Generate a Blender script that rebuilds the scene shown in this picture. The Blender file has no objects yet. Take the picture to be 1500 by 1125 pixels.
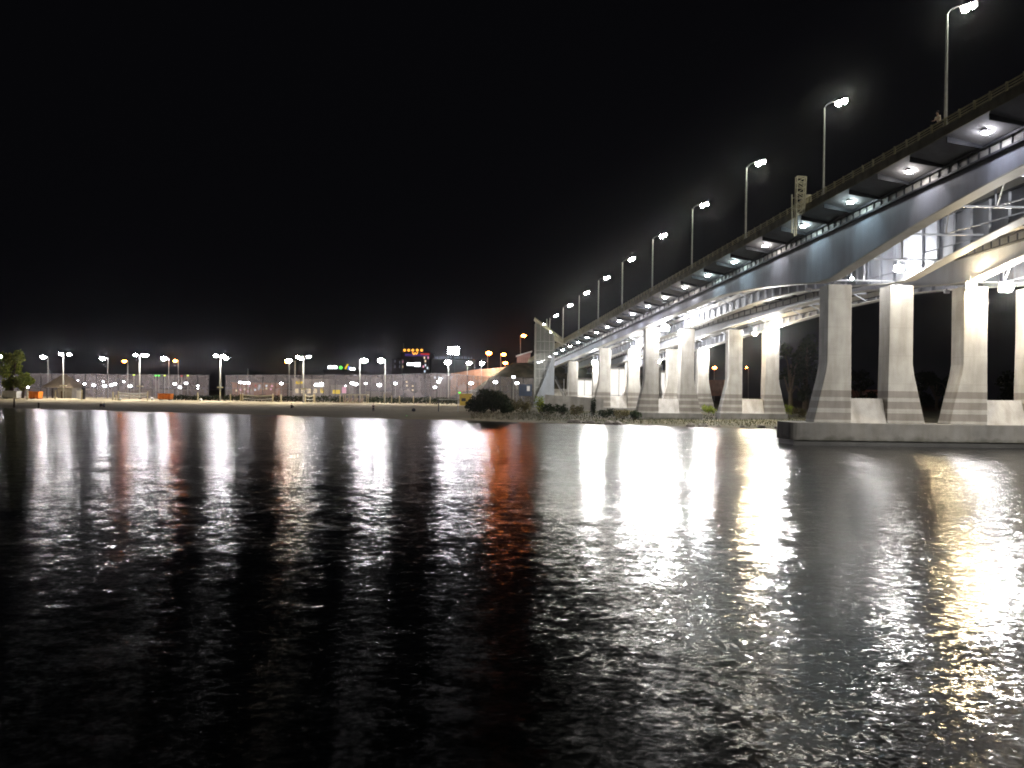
import bpy, bmesh, math, random
from mathutils import Vector, Matrix, noise as mnoise
R = random.Random(7)
S = bpy.context.scene
COL = S.collection
PI = math.pi
F, CX, CY, HY, EYE = 1130.0, 750.0, 562.5, 575.0, 5.0
ROLL = math.radians(.8)
_s, _c = math.sin(ROLL), math.cos(ROLL)

def W(px, py, d):
    """world point seen at photo pixel (px,py) at depth d"""
    x = CX + (px-CX)*_c + (py-CY)*_s
    y = CY - (px-CX)*_s + (py-CY)*_c
    return Vector(((x-CX)/F*d, d, EYE + (HY-y)/F*d))

SK = .1504
def B(L, d, z=0.0):               # bridge coordinates: L across, d along, z up
    return Vector((L - SK*d, d, z))
def zref(d): return 29.8 - .0584*d

def sstep(a, b, x):
    t = min(1, max(0, (x-a)/(b-a))); return t*t*(3-2*t)

def ground(X, Y):
    t = Y - (131 - .36*X)
    if t < 0: z = max(-3, t*.09)
    elif t < 48: z = 1.5*(t/48)**.85
    else: z = 1.5
    z += .10*mnoise.noise(Vector((X*.12, Y*.12, 3)))*sstep(3, 14, t)
    L = X + SK*Y
    # approach embankment behind the last pier
    side = min((L-20)/17.0, (98-L)/17.0, 1.0)
    front = (Y-229)/15.0
    k = max(0, min(side, front, 1))
    top = 14.6 - .03*max(0, Y-250)
    top = max(top, 2)
    z = z + (top - z)*k*(1 if Y < 520 else max(0, 1-(Y-520)/80))
    return z

# ------------------------------------------------------------------ materials
def nt(name):
    m = bpy.data.materials.new(name); m.use_nodes = True
    t = m.node_tree; t.nodes.clear()
    o = t.nodes.new('ShaderNodeOutputMaterial')
    return m, t, o
def N(t, typ, **kw):
    n = t.nodes.new(typ)
    for k, v in kw.items(): setattr(n, k, v)
    return n
def math_(t, op, a, b=None, clamp=False):
    n = N(t, 'ShaderNodeMath', operation=op, use_clamp=clamp)
    for i, v in enumerate((a, b)):
        if v is None: continue
        if hasattr(v, 'links') or hasattr(v, 'is_linked'): t.links.new(v, n.inputs[i])
        else: n.inputs[i].default_value = v
    return n.outputs[0]

def surf(name, col, rough=.7, metal=0., var=.25, scale=1.5, bump=.15, streak=0., col2=None, spec=.4):
    m, t, o = nt(name)
    p = N(t, 'ShaderNodeBsdfPrincipled')
    p.inputs['Roughness'].default_value = rough
    p.inputs['Metallic'].default_value = metal
    p.inputs['Specular IOR Level'].default_value = spec
    g = N(t, 'ShaderNodeNewGeometry')
    n = N(t, 'ShaderNodeTexNoise'); n.inputs['Scale'].default_value = scale; n.inputs['Detail'].default_value = 5
    t.links.new(g.outputs['Position'], n.inputs['Vector'])
    r = N(t, 'ShaderNodeValToRGB')
    c2 = col2 or tuple(c*(1-var) for c in col)
    c1 = tuple(min(1, c*(1+var*.6)) for c in col)
    r.color_ramp.elements[0].position = .32; r.color_ramp.elements[1].position = .68
    r.color_ramp.elements[0].color = (*c2, 1); r.color_ramp.elements[1].color = (*c1, 1)
    t.links.new(n.outputs['Fac'], r.inputs['Fac'])
    last = r.outputs['Color']
    if streak:
        mp = N(t, 'ShaderNodeMapping'); mp.inputs['Scale'].default_value = (.7, .7, .12)
        t.links.new(g.outputs['Position'], mp.inputs['Vector'])
        n2 = N(t, 'ShaderNodeTexNoise'); n2.inputs['Scale'].default_value = 1.6; n2.inputs['Detail'].default_value = 6
        t.links.new(mp.outputs['Vector'], n2.inputs['Vector'])
        r2 = N(t, 'ShaderNodeValToRGB')
        r2.color_ramp.elements[0].position = .35; r2.color_ramp.elements[1].position = .6
        v = 1-streak
        r2.color_ramp.elements[0].color = (v, v*.98, v*.94, 1); r2.color_ramp.elements[1].color = (1, 1, 1, 1)
        t.links.new(n2.outputs['Fac'], r2.inputs['Fac'])
        mx = N(t, 'ShaderNodeMix', data_type='RGBA', blend_type='MULTIPLY'); mx.inputs['Factor'].default_value = 1
        t.links.new(last, mx.inputs['A']); t.links.new(r2.outputs['Color'], mx.inputs['B'])
        last = mx.outputs['Result']
    t.links.new(last, p.inputs['Base Color'])
    if bump:
        b = N(t, 'ShaderNodeBump'); b.inputs['Strength'].default_value = bump; b.inputs['Distance'].default_value = .05
        n3 = N(t, 'ShaderNodeTexNoise'); n3.inputs['Scale'].default_value = scale*6; n3.inputs['Detail'].default_value = 4
        t.links.new(g.outputs['Position'], n3.inputs['Vector'])
        t.links.new(n3.outputs['Fac'], b.inputs['Height']); t.links.new(b.outputs['Normal'], p.inputs['Normal'])
    t.links.new(p.outputs[0], o.inputs['Surface'])
    return m

def glow(name, col, strength):
    m, t, o = nt(name)
    e = N(t, 'ShaderNodeEmission'); e.inputs['Color'].default_value = (*col, 1); e.inputs['Strength'].default_value = strength
    t.links.new(e.outputs[0], o.inputs['Surface'])
    return m

def striped_concrete():
    m = surf('striped_concrete', (.385, .368, .335), .8, var=.16, scale=.55, bump=.12, streak=.22)
    t = m.node_tree
    p = next(n for n in t.nodes if n.type == 'BSDF_PRINCIPLED')
    src = p.inputs['Base Color'].links[0].from_socket
    tc = N(t, 'ShaderNodeTexCoord'); sx = N(t, 'ShaderNodeSeparateXYZ'); t.links.new(tc.outputs['Object'], sx.inputs[0])
    z = sx.outputs['Z']
    wob = N(t, 'ShaderNodeTexNoise'); wob.inputs['Scale'].default_value = .9
    t.links.new(tc.outputs['Object'], wob.inputs['Vector'])
    z = math_(t, 'ADD', z, math_(t, 'MULTIPLY', math_(t, 'SUBTRACT', wob.outputs['Fac'], .5), .06))
    tot = None
    for a, b in ((.30, 1.05), (1.5, 2.25), (2.65, 3.35)):
        k = math_(t, 'MULTIPLY', math_(t, 'GREATER_THAN', z, a), math_(t, 'LESS_THAN', z, b))
        tot = k if tot is None else math_(t, 'ADD', tot, k)
    # formwork joints
    j = math_(t, 'LESS_THAN', math_(t, 'ABSOLUTE', math_(t, 'SUBTRACT', math_(t, 'MODULO', z, 2.9), 1.2)), .025)
    tot = math_(t, 'MAXIMUM', tot, math_(t, 'MULTIPLY', j, .35))
    mx = N(t, 'ShaderNodeMix', data_type='RGBA', blend_type='MULTIPLY')
    t.links.new(tot, mx.inputs['Factor']); t.links.new(src, mx.inputs['A'])
    mx.inputs['B'].default_value = (.62, .59, .58, 1)
    t.links.new(mx.outputs['Result'], p.inputs['Base Color'])
    return m

def screen(name, col, opac):
    """woven wire mesh seen from far: part open, part thin wire that catches light from both sides"""
    m, t, o = nt(name)
    d = N(t, 'ShaderNodeBsdfDiffuse'); d.inputs['Color'].default_value = (*col, 1)
    tr = N(t, 'ShaderNodeBsdfTranslucent'); tr.inputs['Color'].default_value = (*col, 1)
    ad = N(t, 'ShaderNodeMixShader'); ad.inputs[0].default_value = .5
    t.links.new(d.outputs[0], ad.inputs[1]); t.links.new(tr.outputs[0], ad.inputs[2])
    tp = N(t, 'ShaderNodeBsdfTransparent'); mx = N(t, 'ShaderNodeMixShader')
    g = N(t, 'ShaderNodeNewGeometry'); n = N(t, 'ShaderNodeTexNoise'); n.inputs['Scale'].default_value = .35; n.inputs['Detail'].default_value = 4
    t.links.new(g.outputs['Position'], n.inputs['Vector'])
    f = math_(t, 'ADD', math_(t, 'MULTIPLY', n.outputs['Fac'], opac*.4), opac*.8, clamp=True)
    t.links.new(f, mx.inputs[0]); t.links.new(tp.outputs[0], mx.inputs[1]); t.links.new(ad.outputs[0], mx.inputs[2])
    t.links.new(mx.outputs[0], o.inputs['Surface'])
    return m

def leafmat(name, a, b):
    m, t, o = nt(name)
    oi = N(t, 'ShaderNodeNewGeometry')
    r = N(t, 'ShaderNodeValToRGB'); r.color_ramp.elements[0].color = (*a, 1); r.color_ramp.elements[1].color = (*b, 1)
    t.links.new(oi.outputs['Random Per Island'], r.inputs['Fac'])
    d = N(t, 'ShaderNodeBsdfDiffuse'); tr = N(t, 'ShaderNodeBsdfTranslucent'); mx = N(t, 'ShaderNodeMixShader'); mx.inputs[0].default_value = .35
    t.links.new(r.outputs[0], d.inputs[0]); t.links.new(r.outputs[0], tr.inputs[0])
    t.links.new(d.outputs[0], mx.inputs[1]); t.links.new(tr.outputs[0], mx.inputs[2]); t.links.new(mx.outputs[0], o.inputs['Surface'])
    return m

def water():
    m, t, o = nt('river_water')
    g = N(t, 'ShaderNodeNewGeometry')
    sxs, sys_ = [], []
    for sc, str_, det, ax, ay, w in WAVES:
        mp = N(t, 'ShaderNodeMapping'); mp.inputs['Scale'].default_value = (sc/str_, sc, sc)
        mp.inputs['Rotation'].default_value = (0, 0, w)
        t.links.new(g.outputs['Position'], mp.inputs['Vector'])
        n = N(t, 'ShaderNodeTexNoise'); n.inputs['Scale'].default_value = 1; n.inputs['Detail'].default_value = det
        n.inputs['Distortion'].default_value = .6
        t.links.new(mp.outputs[0], n.inputs['Vector'])
        sp = N(t, 'ShaderNodeSeparateColor'); t.links.new(n.outputs['Color'], sp.inputs[0])
        sxs.append(math_(t, 'MULTIPLY', math_(t, 'SUBTRACT', sp.outputs[0], .5), ax))
        sys_.append(math_(t, 'MULTIPLY', math_(t, 'SUBTRACT', sp.outputs[1], .5), ay))
    # gusts: calmer and rougher patches
    gn = N(t, 'ShaderNodeTexNoise'); gn.inputs['Scale'].default_value = .035; gn.inputs['Detail'].default_value = 3
    gm = N(t, 'ShaderNodeMapping'); gm.inputs['Scale'].default_value = (.35, 1.6, 1)
    t.links.new(g.outputs['Position'], gm.inputs[0]); t.links.new(gm.outputs[0], gn.inputs['Vector'])
    gust = math_(t, 'ADD', math_(t, 'MULTIPLY', gn.outputs['Fac'], 1.2), .4)
    def tot(l):
        a = l[0]
        for b in l[1:]: a = math_(t, 'ADD', a, b)
        return math_(t, 'MULTIPLY', a, gust)
    # wind ripples across the current grow towards the open middle and the far bank
    sp = N(t, 'ShaderNodeSeparateXYZ'); t.links.new(g.outputs['Position'], sp.inputs[0])
    mr = N(t, 'ShaderNodeMapRange', interpolation_type='SMOOTHSTEP'); t.links.new(sp.outputs['Y'], mr.inputs['Value'])
    mr.inputs['From Min'].default_value = 22; mr.inputs['From Max'].default_value = 100
    far = mr.outputs[0]
    # capillary ripples too small to resolve: a second, broad cross-stream lobe under the clear facets
    p = N(t, 'ShaderNodeBsdfAnisotropic', distribution='BECKMANN'); p.inputs['Roughness'].default_value = .15
    p2 = N(t, 'ShaderNodeBsdfAnisotropic', distribution='BECKMANN'); p2.inputs['Roughness'].default_value = .277; p2.inputs['Anisotropy'].default_value = .68
    tg = N(t, 'ShaderNodeCombineXYZ'); tg.inputs[0].default_value = 1; t.links.new(tg.outputs[0], p2.inputs['Tangent'])
    fr = N(t, 'ShaderNodeFresnel'); fr.inputs['IOR'].default_value = 1.333
    df = N(t, 'ShaderNodeBsdfDiffuse'); df.inputs[0].default_value = (.0035, .0045, .005, 1)
    kx = math_(t, 'ADD', 1.1, math_(t, 'MULTIPLY', far, 1.5))
    ky = math_(t, 'SUBTRACT', 1.12, math_(t, 'MULTIPLY', far, .15))
    cb = N(t, 'ShaderNodeCombineXYZ'); t.links.new(math_(t, 'MULTIPLY', tot(sxs), kx), cb.inputs[0]); t.links.new(math_(t, 'MULTIPLY', tot(sys_), ky), cb.inputs[1]); cb.inputs[2].default_value = 1
    nm = N(t, 'ShaderNodeVectorMath', operation='NORMALIZE'); t.links.new(cb.outputs[0], nm.inputs[0])
    t.links.new(nm.outputs[0], p.inputs['Normal']); t.links.new(nm.outputs[0], p2.inputs['Normal'])
    mx = N(t, 'ShaderNodeMixShader'); mx.inputs[0].default_value = .30
    t.links.new(p.outputs[0], mx.inputs[1]); t.links.new(p2.outputs[0], mx.inputs[2])
    t.links.new(nm.outputs[0], fr.inputs['Normal'])
    top = N(t, 'ShaderNodeMixShader'); t.links.new(fr.outputs[0], top.inputs[0])
    t.links.new(df.outputs[0], top.inputs[1]); t.links.new(mx.outputs[0], top.inputs[2])
    t.links.new(top.outputs[0], o.inputs['Surface'])
    return m
#        scale  stretch detail  slopeX slopeY  rotation
WAVES = [(.35,  1.8,    1,      .08,   .06,    .25),
         (1.7,  1.6,    1,      .13,   .10,   -.3),
         (4.2,  1.5,    2,      .24,   .19,    .15),
         (11.0, 1.4,    1,      .27,   .21,   -.1)]

def ground_mat():
    m, t, o = nt('sand_and_grass')
    p = N(t, 'ShaderNodeBsdfPrincipled'); p.inputs['Roughness'].default_value = .95; p.inputs['Specular IOR Level'].default_value = .15
    g = N(t, 'ShaderNodeNewGeometry'); s = N(t, 'ShaderNodeSeparateXYZ'); t.links.new(g.outputs['Position'], s.inputs[0])
    n = N(t, 'ShaderNodeTexNoise'); n.inputs['Scale'].default_value = .45; n.inputs['Detail'].default_value = 7
    t.links.new(g.outputs['Position'], n.inputs['Vector'])
    n2 = N(t, 'ShaderNodeTexNoise'); n2.inputs['Scale'].default_value = .09; n2.inputs['Detail'].default_value = 4
    t.links.new(g.outputs['Position'], n2.inputs['Vector'])
    sand = N(t, 'ShaderNodeValToRGB')
    sand.color_ramp.elements[0].position = .3; sand.color_ramp.elements[1].position = .7
    sand.color_ramp.elements[0].color = (.30, .25, .16, 1); sand.color_ramp.elements[1].color = (.46, .39, .26, 1)
    t.links.new(n.outputs['Fac'], sand.inputs[0])
    # damp darker strip of sand near the water
    wet = N(t, 'ShaderNodeMix', data_type='RGBA')
    tt = math_(t, 'ADD', math_(t, 'SUBTRACT', s.outputs['Y'], 131), math_(t, 'MULTIPLY', s.outputs['X'], .36))
    tt = math_(t, 'ADD', tt, math_(t, 'MULTIPLY', math_(t, 'SUBTRACT', n2.outputs['Fac'], .5), 26))
    k = math_(t, 'SUBTRACT', 1, math_(t, 'DIVIDE', math_(t, 'SUBTRACT', tt, 8), 26), clamp=True)
    t.links.new(k, wet.inputs['Factor']); t.links.new(sand.outputs[0], wet.inputs['A']); wet.inputs['B'].default_value = (.23, .19, .125, 1)
    gr = N(t, 'ShaderNodeValToRGB')
    gr.color_ramp.elements[0].position = .35; gr.color_ramp.elements[1].position = .66
    gr.color_ramp.elements[0].color = (.035, .036, .02, 1); gr.color_ramp.elements[1].color = (.11, .095, .06, 1)
    t.links.new(n.outputs['Fac'], gr.inputs[0])
    # grass to the right and beyond the beach
    a = math_(t, 'DIVIDE', math_(t, 'ADD', s.outputs['X'], math_(t, 'ADD', 4, math_(t, 'MULTIPLY', math_(t, 'SUBTRACT', n2.outputs['Fac'], .5), 14))), 8, clamp=True)
    hi = math_(t, 'GREATER_THAN', s.outputs['Z'], 2.0)
    a = math_(t, 'MAXIMUM', a, hi)
    mx = N(t, 'ShaderNodeMix', data_type='RGBA'); t.links.new(a, mx.inputs['Factor'])
    t.links.new(wet.outputs['Result'], mx.inputs['A']); t.links.new(gr.outputs[0], mx.inputs['B'])
    t.links.new(mx.outputs['Result'], p.inputs['Base Color'])
    b = N(t, 'ShaderNodeBump'); b.inputs['Strength'].default_value = .5; b.inputs['Distance'].default_value = .3
    t.links.new(n.outputs['Fac'], b.inputs['Height']); t.links.new(b.outputs[0], p.inputs['Normal'])
    t.links.new(p.outputs[0], o.inputs['Surface'])
    return m

M = dict(
    concrete=surf('concrete', (.40, .38, .35), .82, var=.2, scale=.6, bump=.15, streak=.25),
    footing=surf('footing_concrete', (.19, .183, .17), .85, var=.25, scale=.5, bump=.2, streak=.15),
    shade_base=surf('shaded_base_concrete', (.05, .048, .045), .5, var=.3, scale=.8),  # base tone darkened for the shade under the footing lip
    steel=surf('painted_girder_steel', (.29, .31, .36), .5, var=.1, scale=.25, bump=.02, streak=.12),
    steel_lt=surf('pale_flange_paint', (.42, .41, .38), .55, var=.12, scale=.4, bump=.02, streak=.1),
    soffit=surf('deck_soffit', (.38, .375, .37), .8, var=.15, scale=.4, bump=.1, streak=.1),
    dark=surf('dark_steel', (.03, .032, .037), .5, var=.2, scale=1),
    fascia=surf('weathered_fascia', (.34, .32, .21), .8, var=.3, scale=.7, streak=.3),
    rail=surf('dull_yellow_railing', (.42, .38, .22), .6, var=.2, scale=2),
    lattice=surf('yellow_lattice_paint', (.50, .47, .33), .6, var=.2, scale=1),
    pole=surf('galvanised_pole', (.50, .50, .46), .5, .2, var=.15, scale=2, bump=.03),
    housing=surf('lamp_housing', (.16, .16, .17), .4, .3, var=.1),
    asphalt=surf('asphalt', (.05, .05, .05), .9, var=.2),
    wood=surf('pale_wood_post', (.52, .45, .27), .8, var=.2, scale=3),
    white=surf('white_paint', (.75, .74, .72), .6, var=.08, scale=1),
    sail=surf('white_cladding', (.36, .39, .44), .5, var=.08, scale=.4, bump=.03, streak=.12),
    orange=surf('orange_paint', (.72, .20, .02), .5, var=.2, scale=1.2),
    thatch=surf('brown_thatch', (.07, .05, .03), .9, var=.4, scale=3, bump=.5),
    plaster=surf('grey_plaster', (.34, .33, .31), .85, var=.2, scale=.7, streak=.2),
    darkwall=surf('dark_facade', (.05, .045, .05), .7, var=.2, scale=.5),
    pinkwall=surf('pink_cladding', (.42, .24, .22), .7, var=.2, scale=.6),
    brick=surf('red_brown_wall', (.34, .17, .10), .85, var=.3, scale=.7, streak=.2),
    bark=surf('bark', (.09, .065, .04), .9, var=.4, scale=3, bump=.4),
    rock=surf('shore_rock', (.20, .18, .16), .9, var=.4, scale=2, bump=.5),
    yellow=surf('yellow_panel', (.6, .42, .08), .6, var=.2),
    blue=surf('blue_panel', (.02, .035, .07), .4, var=.4, scale=.5),
    pinkcloth=surf('faded_pink_cloth', (.62, .42, .36), .85, var=.2),
    skin=surf('skin', (.50, .33, .24), .6, var=.05), hair=surf('dark_hair', (.03, .02, .015), .6),
    shirt=surf('cream_shirt', (.62, .54, .42), .85), navy=surf('dark_cloth', (.04, .04, .055), .9), teal=surf('pale_blue_cloth', (.25, .42, .55), .8),
    net=screen('net_mesh', (.45, .42, .35), .35), fence=screen('fence_mesh', (.50, .455, .46), .40),
    glass=None,
    leaf_olive=leafmat('olive_leaves', (.10, .14, .02), (.26, .29, .05)),
    leaf_dark=leafmat('dark_leaves', (.012, .02, .01), (.035, .045, .02)),
    leaf_brown=leafmat('dry_leaves', (.05, .045, .02), (.13, .11, .05)),
    grass=leafmat('grass_blades', (.02, .026, .01), (.075, .068, .032)),
)
def glassmat():
    m, t, o = nt('tower_glass')
    a = N(t, 'ShaderNodeBsdfTransparent'); a.inputs[0].default_value = (.75, .8, .82, 1)
    b = N(t, 'ShaderNodeBsdfGlossy'); b.inputs['Roughness'].default_value = .12
    d = N(t, 'ShaderNodeBsdfDiffuse'); d.inputs[0].default_value = (.58, .60, .58, 1)
    x = N(t, 'ShaderNodeMixShader'); x.inputs[0].default_value = .5
    t.links.new(b.outputs[0], x.inputs[1]); t.links.new(d.outputs[0], x.inputs[2])
    y = N(t, 'ShaderNodeMixShader'); y.inputs[0].default_value = .66
    t.links.new(a.outputs[0], y.inputs[1]); t.links.new(x.outputs[0], y.inputs[2]); t.links.new(y.outputs[0], o.inputs[0])
    return m
M['glass'] = glassmat()
def waterline(m):
    t = m.node_tree; p = next(n for n in t.nodes if n.type == 'BSDF_PRINCIPLED'); src = p.inputs['Base Color'].links[0].from_socket
    g = N(t, 'ShaderNodeNewGeometry'); sp = N(t, 'ShaderNodeSeparateXYZ'); t.links.new(g.outputs['Position'], sp.inputs[0])
    n = N(t, 'ShaderNodeTexNoise'); n.inputs['Scale'].default_value = .9; n.inputs['Detail'].default_value = 6; t.links.new(g.outputs['Position'], n.inputs['Vector'])
    z = math_(t, 'SUBTRACT', sp.outputs['Z'], math_(t, 'MULTIPLY', n.outputs['Fac'], 1.5))
    k = math_(t, 'MULTIPLY', math_(t, 'SUBTRACT', 1, math_(t, 'DIVIDE', math_(t, 'ADD', z, .25), .5), clamp=True), .75)
    mx = N(t, 'ShaderNodeMix', data_type='RGBA', blend_type='MULTIPLY'); t.links.new(k, mx.inputs['Factor']); t.links.new(src, mx.inputs['A']); mx.inputs['B'].default_value = (.32, .33, .26, 1)
    t.links.new(mx.outputs['Result'], p.inputs['Base Color'])
waterline(M['footing'])
WHITE, COOL, WARM, ORANGE = (1, .96, .98), (.88, .93, 1), (1, .80, .52), (1, .21, .035)
G = dict(
    lamp=glow('lamp_white', WHITE, 320), lamp_warm=glow('lamp_warm_white', (1, .88, .70), 190), deck=glow('deck_lamp', (1, .96, .84), 420),
    orange=glow('lamp_orange', ORANGE, 80), court=glow('court_lamp', (.93, .93, 1), 28), flood2=glow('flood_lamp_dimmer', (1, .97, .93), 1100), flood=glow('flood_lamp', (1, .975, .96), 3000),
    floodw2=glow('flood_warm_dimmer', (1, .78, .45), 1300), floodw=glow('flood_warm', (1, .80, .48), 2600), under_c=glow('under_cool', (.78, .95, 1), 130), under_v=glow('under_violet', (.90, .89, 1), 140),
    under_w=glow('under_warm', (1, .95, .95), 130),
    green=glow('green_light', (.15, 1, .12), 1.6), ygreen=glow('yellow_green_light', (.75, .9, .12), 1.4), amber=glow('amber_light', (1, .42, .06), 2),
    purple=glow('purple_light', (.35, .2, .9), .14), sign=glow('white_sign', (.92, .95, 1), 4), signy=glow('yellow_sign', (1, .68, .02), .9),
    bill=glow('bright_screen', (.97, .93, 1), 60), win=glow('warm_window', (1, .8, .5), 1.0), winc=glow('cool_window', (.8, .9, 1), 1.0),
    pav=glow('pavilion_window', (1, .96, .9), 1.1), red=glow('red_sign', (1, .06, .04), .45), blue=glow('blue_sign', (.1, .2, 1), 2), faint=glow('faint_sign', (.6, .65, .85), .14),
    pink=glow('pink_window', (1, .45, .6), 1.0),
)

# ------------------------------------------------------------------ mesh helpers
class MB:
    def __init__(s): s.v = []; s.f = []
    def add(s, vs, fs):
        k = len(s.v); s.v += [Vector(v) for v in vs]; s.f += [tuple(i+k for i in f) for f in fs]; return s
    def box(s, a, b):
        x0, y0, z0 = a; x1, y1, z1 = b
        return s.add([(x0,y0,z0),(x1,y0,z0),(x1,y1,z0),(x0,y1,z0),(x0,y0,z1),(x1,y0,z1),(x1,y1,z1),(x0,y1,z1)],
                     [(0,3,2,1),(4,5,6,7),(0,1,5,4),(1,2,6,5),(2,3,7,6),(3,0,4,7)])
    def hexa(s, p):   # 8 points, bottom 4 then top 4
        return s.add(p, [(0,3,2,1),(4,5,6,7),(0,1,5,4),(1,2,6,5),(2,3,7,6),(3,0,4,7)])
    def tube(s, pts, r, n=6, r2=None, cap=True):
        pts = [Vector(p) for p in pts]; k0 = len(s.v); m = len(pts)
        for i, p in enumerate(pts):
            d = (pts[min(i+1, m-1)] - pts[max(i-1, 0)]).normalized()
            u = d.cross(Vector((0, 0, 1)) if abs(d.z) < .9 else Vector((1, 0, 0))).normalized(); w = d.cross(u)
            rr = r if r2 is None else r + (r2-r)*i/(m-1)
            for j in range(n):
                a = 2*PI*j/n; s.v.append(p + (u*math.cos(a) + w*math.sin(a))*rr)
        for i in range(m-1):
            for j in range(n):
                s.f.append((k0+i*n+j, k0+i*n+(j+1) % n, k0+(i+1)*n+(j+1) % n, k0+(i+1)*n+j))
        if cap:
            s.f.append(tuple(k0+j for j in reversed(range(n)))); s.f.append(tuple(k0+(m-1)*n+j for j in range(n)))
        return s
    def bar(s, a, b, w, h):   # rectangular bar a->b
        a, b = Vector(a), Vector(b); d = (b-a).normalized()
        u = d.cross(Vector((0, 0, 1)) if abs(d.z) < .95 else Vector((0, 1, 0))).normalized()*w/2; v = u.cross(d).normalized()*h/2
        p = [a-u-v, a+u-v, a+u+v, a-u+v, b-u-v, b+u-v, b+u+v, b-u+v]
        return s.add(p, [(0,3,2,1),(4,5,6,7),(0,1,5,4),(1,2,6,5),(2,3,7,6),(3,0,4,7)])
    def ell(s, c, rx, ry, rz, n=10, m=6):
        c = Vector(c); k = len(s.v)
        s.v.append(c+Vector((0, 0, -rz)))
        for i in range(1, m):
            a = -PI/2 + PI*i/m
            for j in range(n):
                b = 2*PI*j/n; s.v.append(c+Vector((rx*math.cos(a)*math.cos(b), ry*math.cos(a)*math.sin(b), rz*math.sin(a))))
        s.v.append(c+Vector((0, 0, rz))); top = len(s.v)-1
        for j in range(n):
            s.f.append((k, k+1+(j+1) % n, k+1+j)); s.f.append((top, k+1+(m-2)*n+j, k+1+(m-2)*n+(j+1) % n))
        for i in range(m-2):
            for j in range(n):
                a = k+1+i*n; s.f.append((a+j, a+(j+1) % n, a+n+(j+1) % n, a+n+j))
        return s
    def prism(s, outl, y0, y1):   # outline in x,z extruded in y
        n = len(outl)
        vs = [(x, y0, z) for x, z in outl] + [(x, y1, z) for x, z in outl]
        fs = [tuple(range(n)), tuple(reversed(range(n, 2*n)))] + [((i+1) % n, i, n+i, n+(i+1) % n) for i in range(n)]
        return s.add(vs, fs)
    def sweep(s, secs, closed=True):   # list of equal-length section point lists
        k = len(s.v); n = len(secs[0])
        for sec in secs: s.v += [Vector(p) for p in sec]
        for i in range(len(secs)-1):
            for j in range(n if closed else n-1):
                s.f.append((k+i*n+j, k+i*n+(j+1) % n, k+(i+1)*n+(j+1) % n, k+(i+1)*n+j))
        if closed:
            s.f.append(tuple(k+j for j in reversed(range(n)))); s.f.append(tuple(k+(len(secs)-1)*n+j for j in range(n)))
        return s
    def build(s, name, mat, parent=None, origin=None, bevel=0, smooth=False):
        o0 = wloc(parent) if parent else Vector((0, 0, 0))
        org = Vector(origin) if origin is not None else (o0 if parent else Vector((0, 0, 0)))
        me = bpy.data.meshes.new(name)
        me.from_pydata([v-org for v in s.v], [], s.f)
        bm = bmesh.new(); bm.from_mesh(me); bmesh.ops.recalc_face_normals(bm, faces=bm.faces[:])
        if bevel:
            bmesh.ops.bevel(bm, geom=[e for e in bm.edges if e.calc_face_angle(0) > .5], offset=bevel, segments=2, affect='EDGES', profile=.6)
        bm.to_mesh(me); bm.free()
        if smooth: me.polygons.foreach_set('use_smooth', [True]*len(me.polygons))
        me.materials.append(mat)
        o = bpy.data.objects.new(name, me); COL.objects.link(o)
        if parent: o.parent = parent
        o.location = org - o0
        return o
def wloc(o):
    v = Vector((0, 0, 0))
    while o is not None: v += o.location; o = o.parent
    return v
def thing(name, label, cat, loc, group=None):
    o = bpy.data.objects.new(name, None); COL.objects.link(o); o.location = loc; o.empty_display_size = .3
    tag(o, label, cat, group); return o
def tag(o, label, cat, group=None):
    o['label'] = label; o['category'] = cat
    if group: o['group'] = group
    return o
def setting(o, kind='structure'): o['kind'] = kind; return o
ORD = 'first second third fourth fifth sixth seventh eighth ninth tenth eleventh twelfth thirteenth fourteenth fifteenth sixteenth seventeenth eighteenth nineteenth twentieth'.split()
def nth(i, n=None):
    if i < 20: return ORD[i]
    t, u = divmod(i+1, 10)
    tens = {2: 'twenty', 3: 'thirty', 4: 'forty'}[t]
    return tens + '-' + ORD[u-1] if u else {3: 'thirtieth', 4: 'fortieth'}[t]
def spot(parent, loc, target, power, size, col=(1, .965, .91), blend=.5, radius=.3):
    l = bpy.data.lights.new('floodlight_beam', 'SPOT'); l.energy = power; l.spot_size = math.radians(size); l.spot_blend = blend
    l.color = col; l.shadow_soft_size = radius
    o = bpy.data.objects.new('floodlight_beam', l); COL.objects.link(o)
    loc, target = Vector(loc), Vector(target)
    o.rotation_euler = (target-loc).to_track_quat('-Z', 'Y').to_euler()
    o.parent = parent; o.location = loc - wloc(parent)
    return o

# ------------------------------------------------------------------ setting: river, ground
w = MB()
w.add([(-700, -120, 0), (700, -120, 0), (700, 420, 0), (-700, 420, 0)], [(0, 1, 2, 3)])
setting(w.build('river', water()))
gb = MB()
xs = [-700, -500, -380, -300, -250] + [-220+5*i for i in range(0, 69)] + [140, 170, 200, 250, 320, 450, 700]
ts = [-30, -14, -7, -3, -1.5, 0, 1.5, 3, 5, 8, 12, 16, 20, 25, 30, 36, 42, 48, 54] + [58+5*i for i in range(0, 26)] + [195, 215, 240, 280, 330, 400, 500, 700, 1000, 1500, 2300]
rows = []
for t_ in ts:
    row = []
    for X in xs:
        Xc = max(-300, min(150, X))
        Y = 131-.36*Xc+t_ + (.8*mnoise.noise(Vector((X*.07, 0, 9)))*4 if t_ < 20 else 0)*max(0, 1-abs(t_)/20)
        row.append((X, Y, ground(Xc if abs(t_) < 60 else X, 131-.36*Xc+t_)))
    rows.append(row)
n = len(xs)
gb.add([p for r in rows for p in r], [(i*n+j, i*n+j+1, (i+1)*n+j+1, (i+1)*n+j) for i in range(len(ts)-1) for j in range(n-1)])
setting(gb.build('ground', ground_mat(), smooth=True))
nb = MB()   # near bank under the camera
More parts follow.
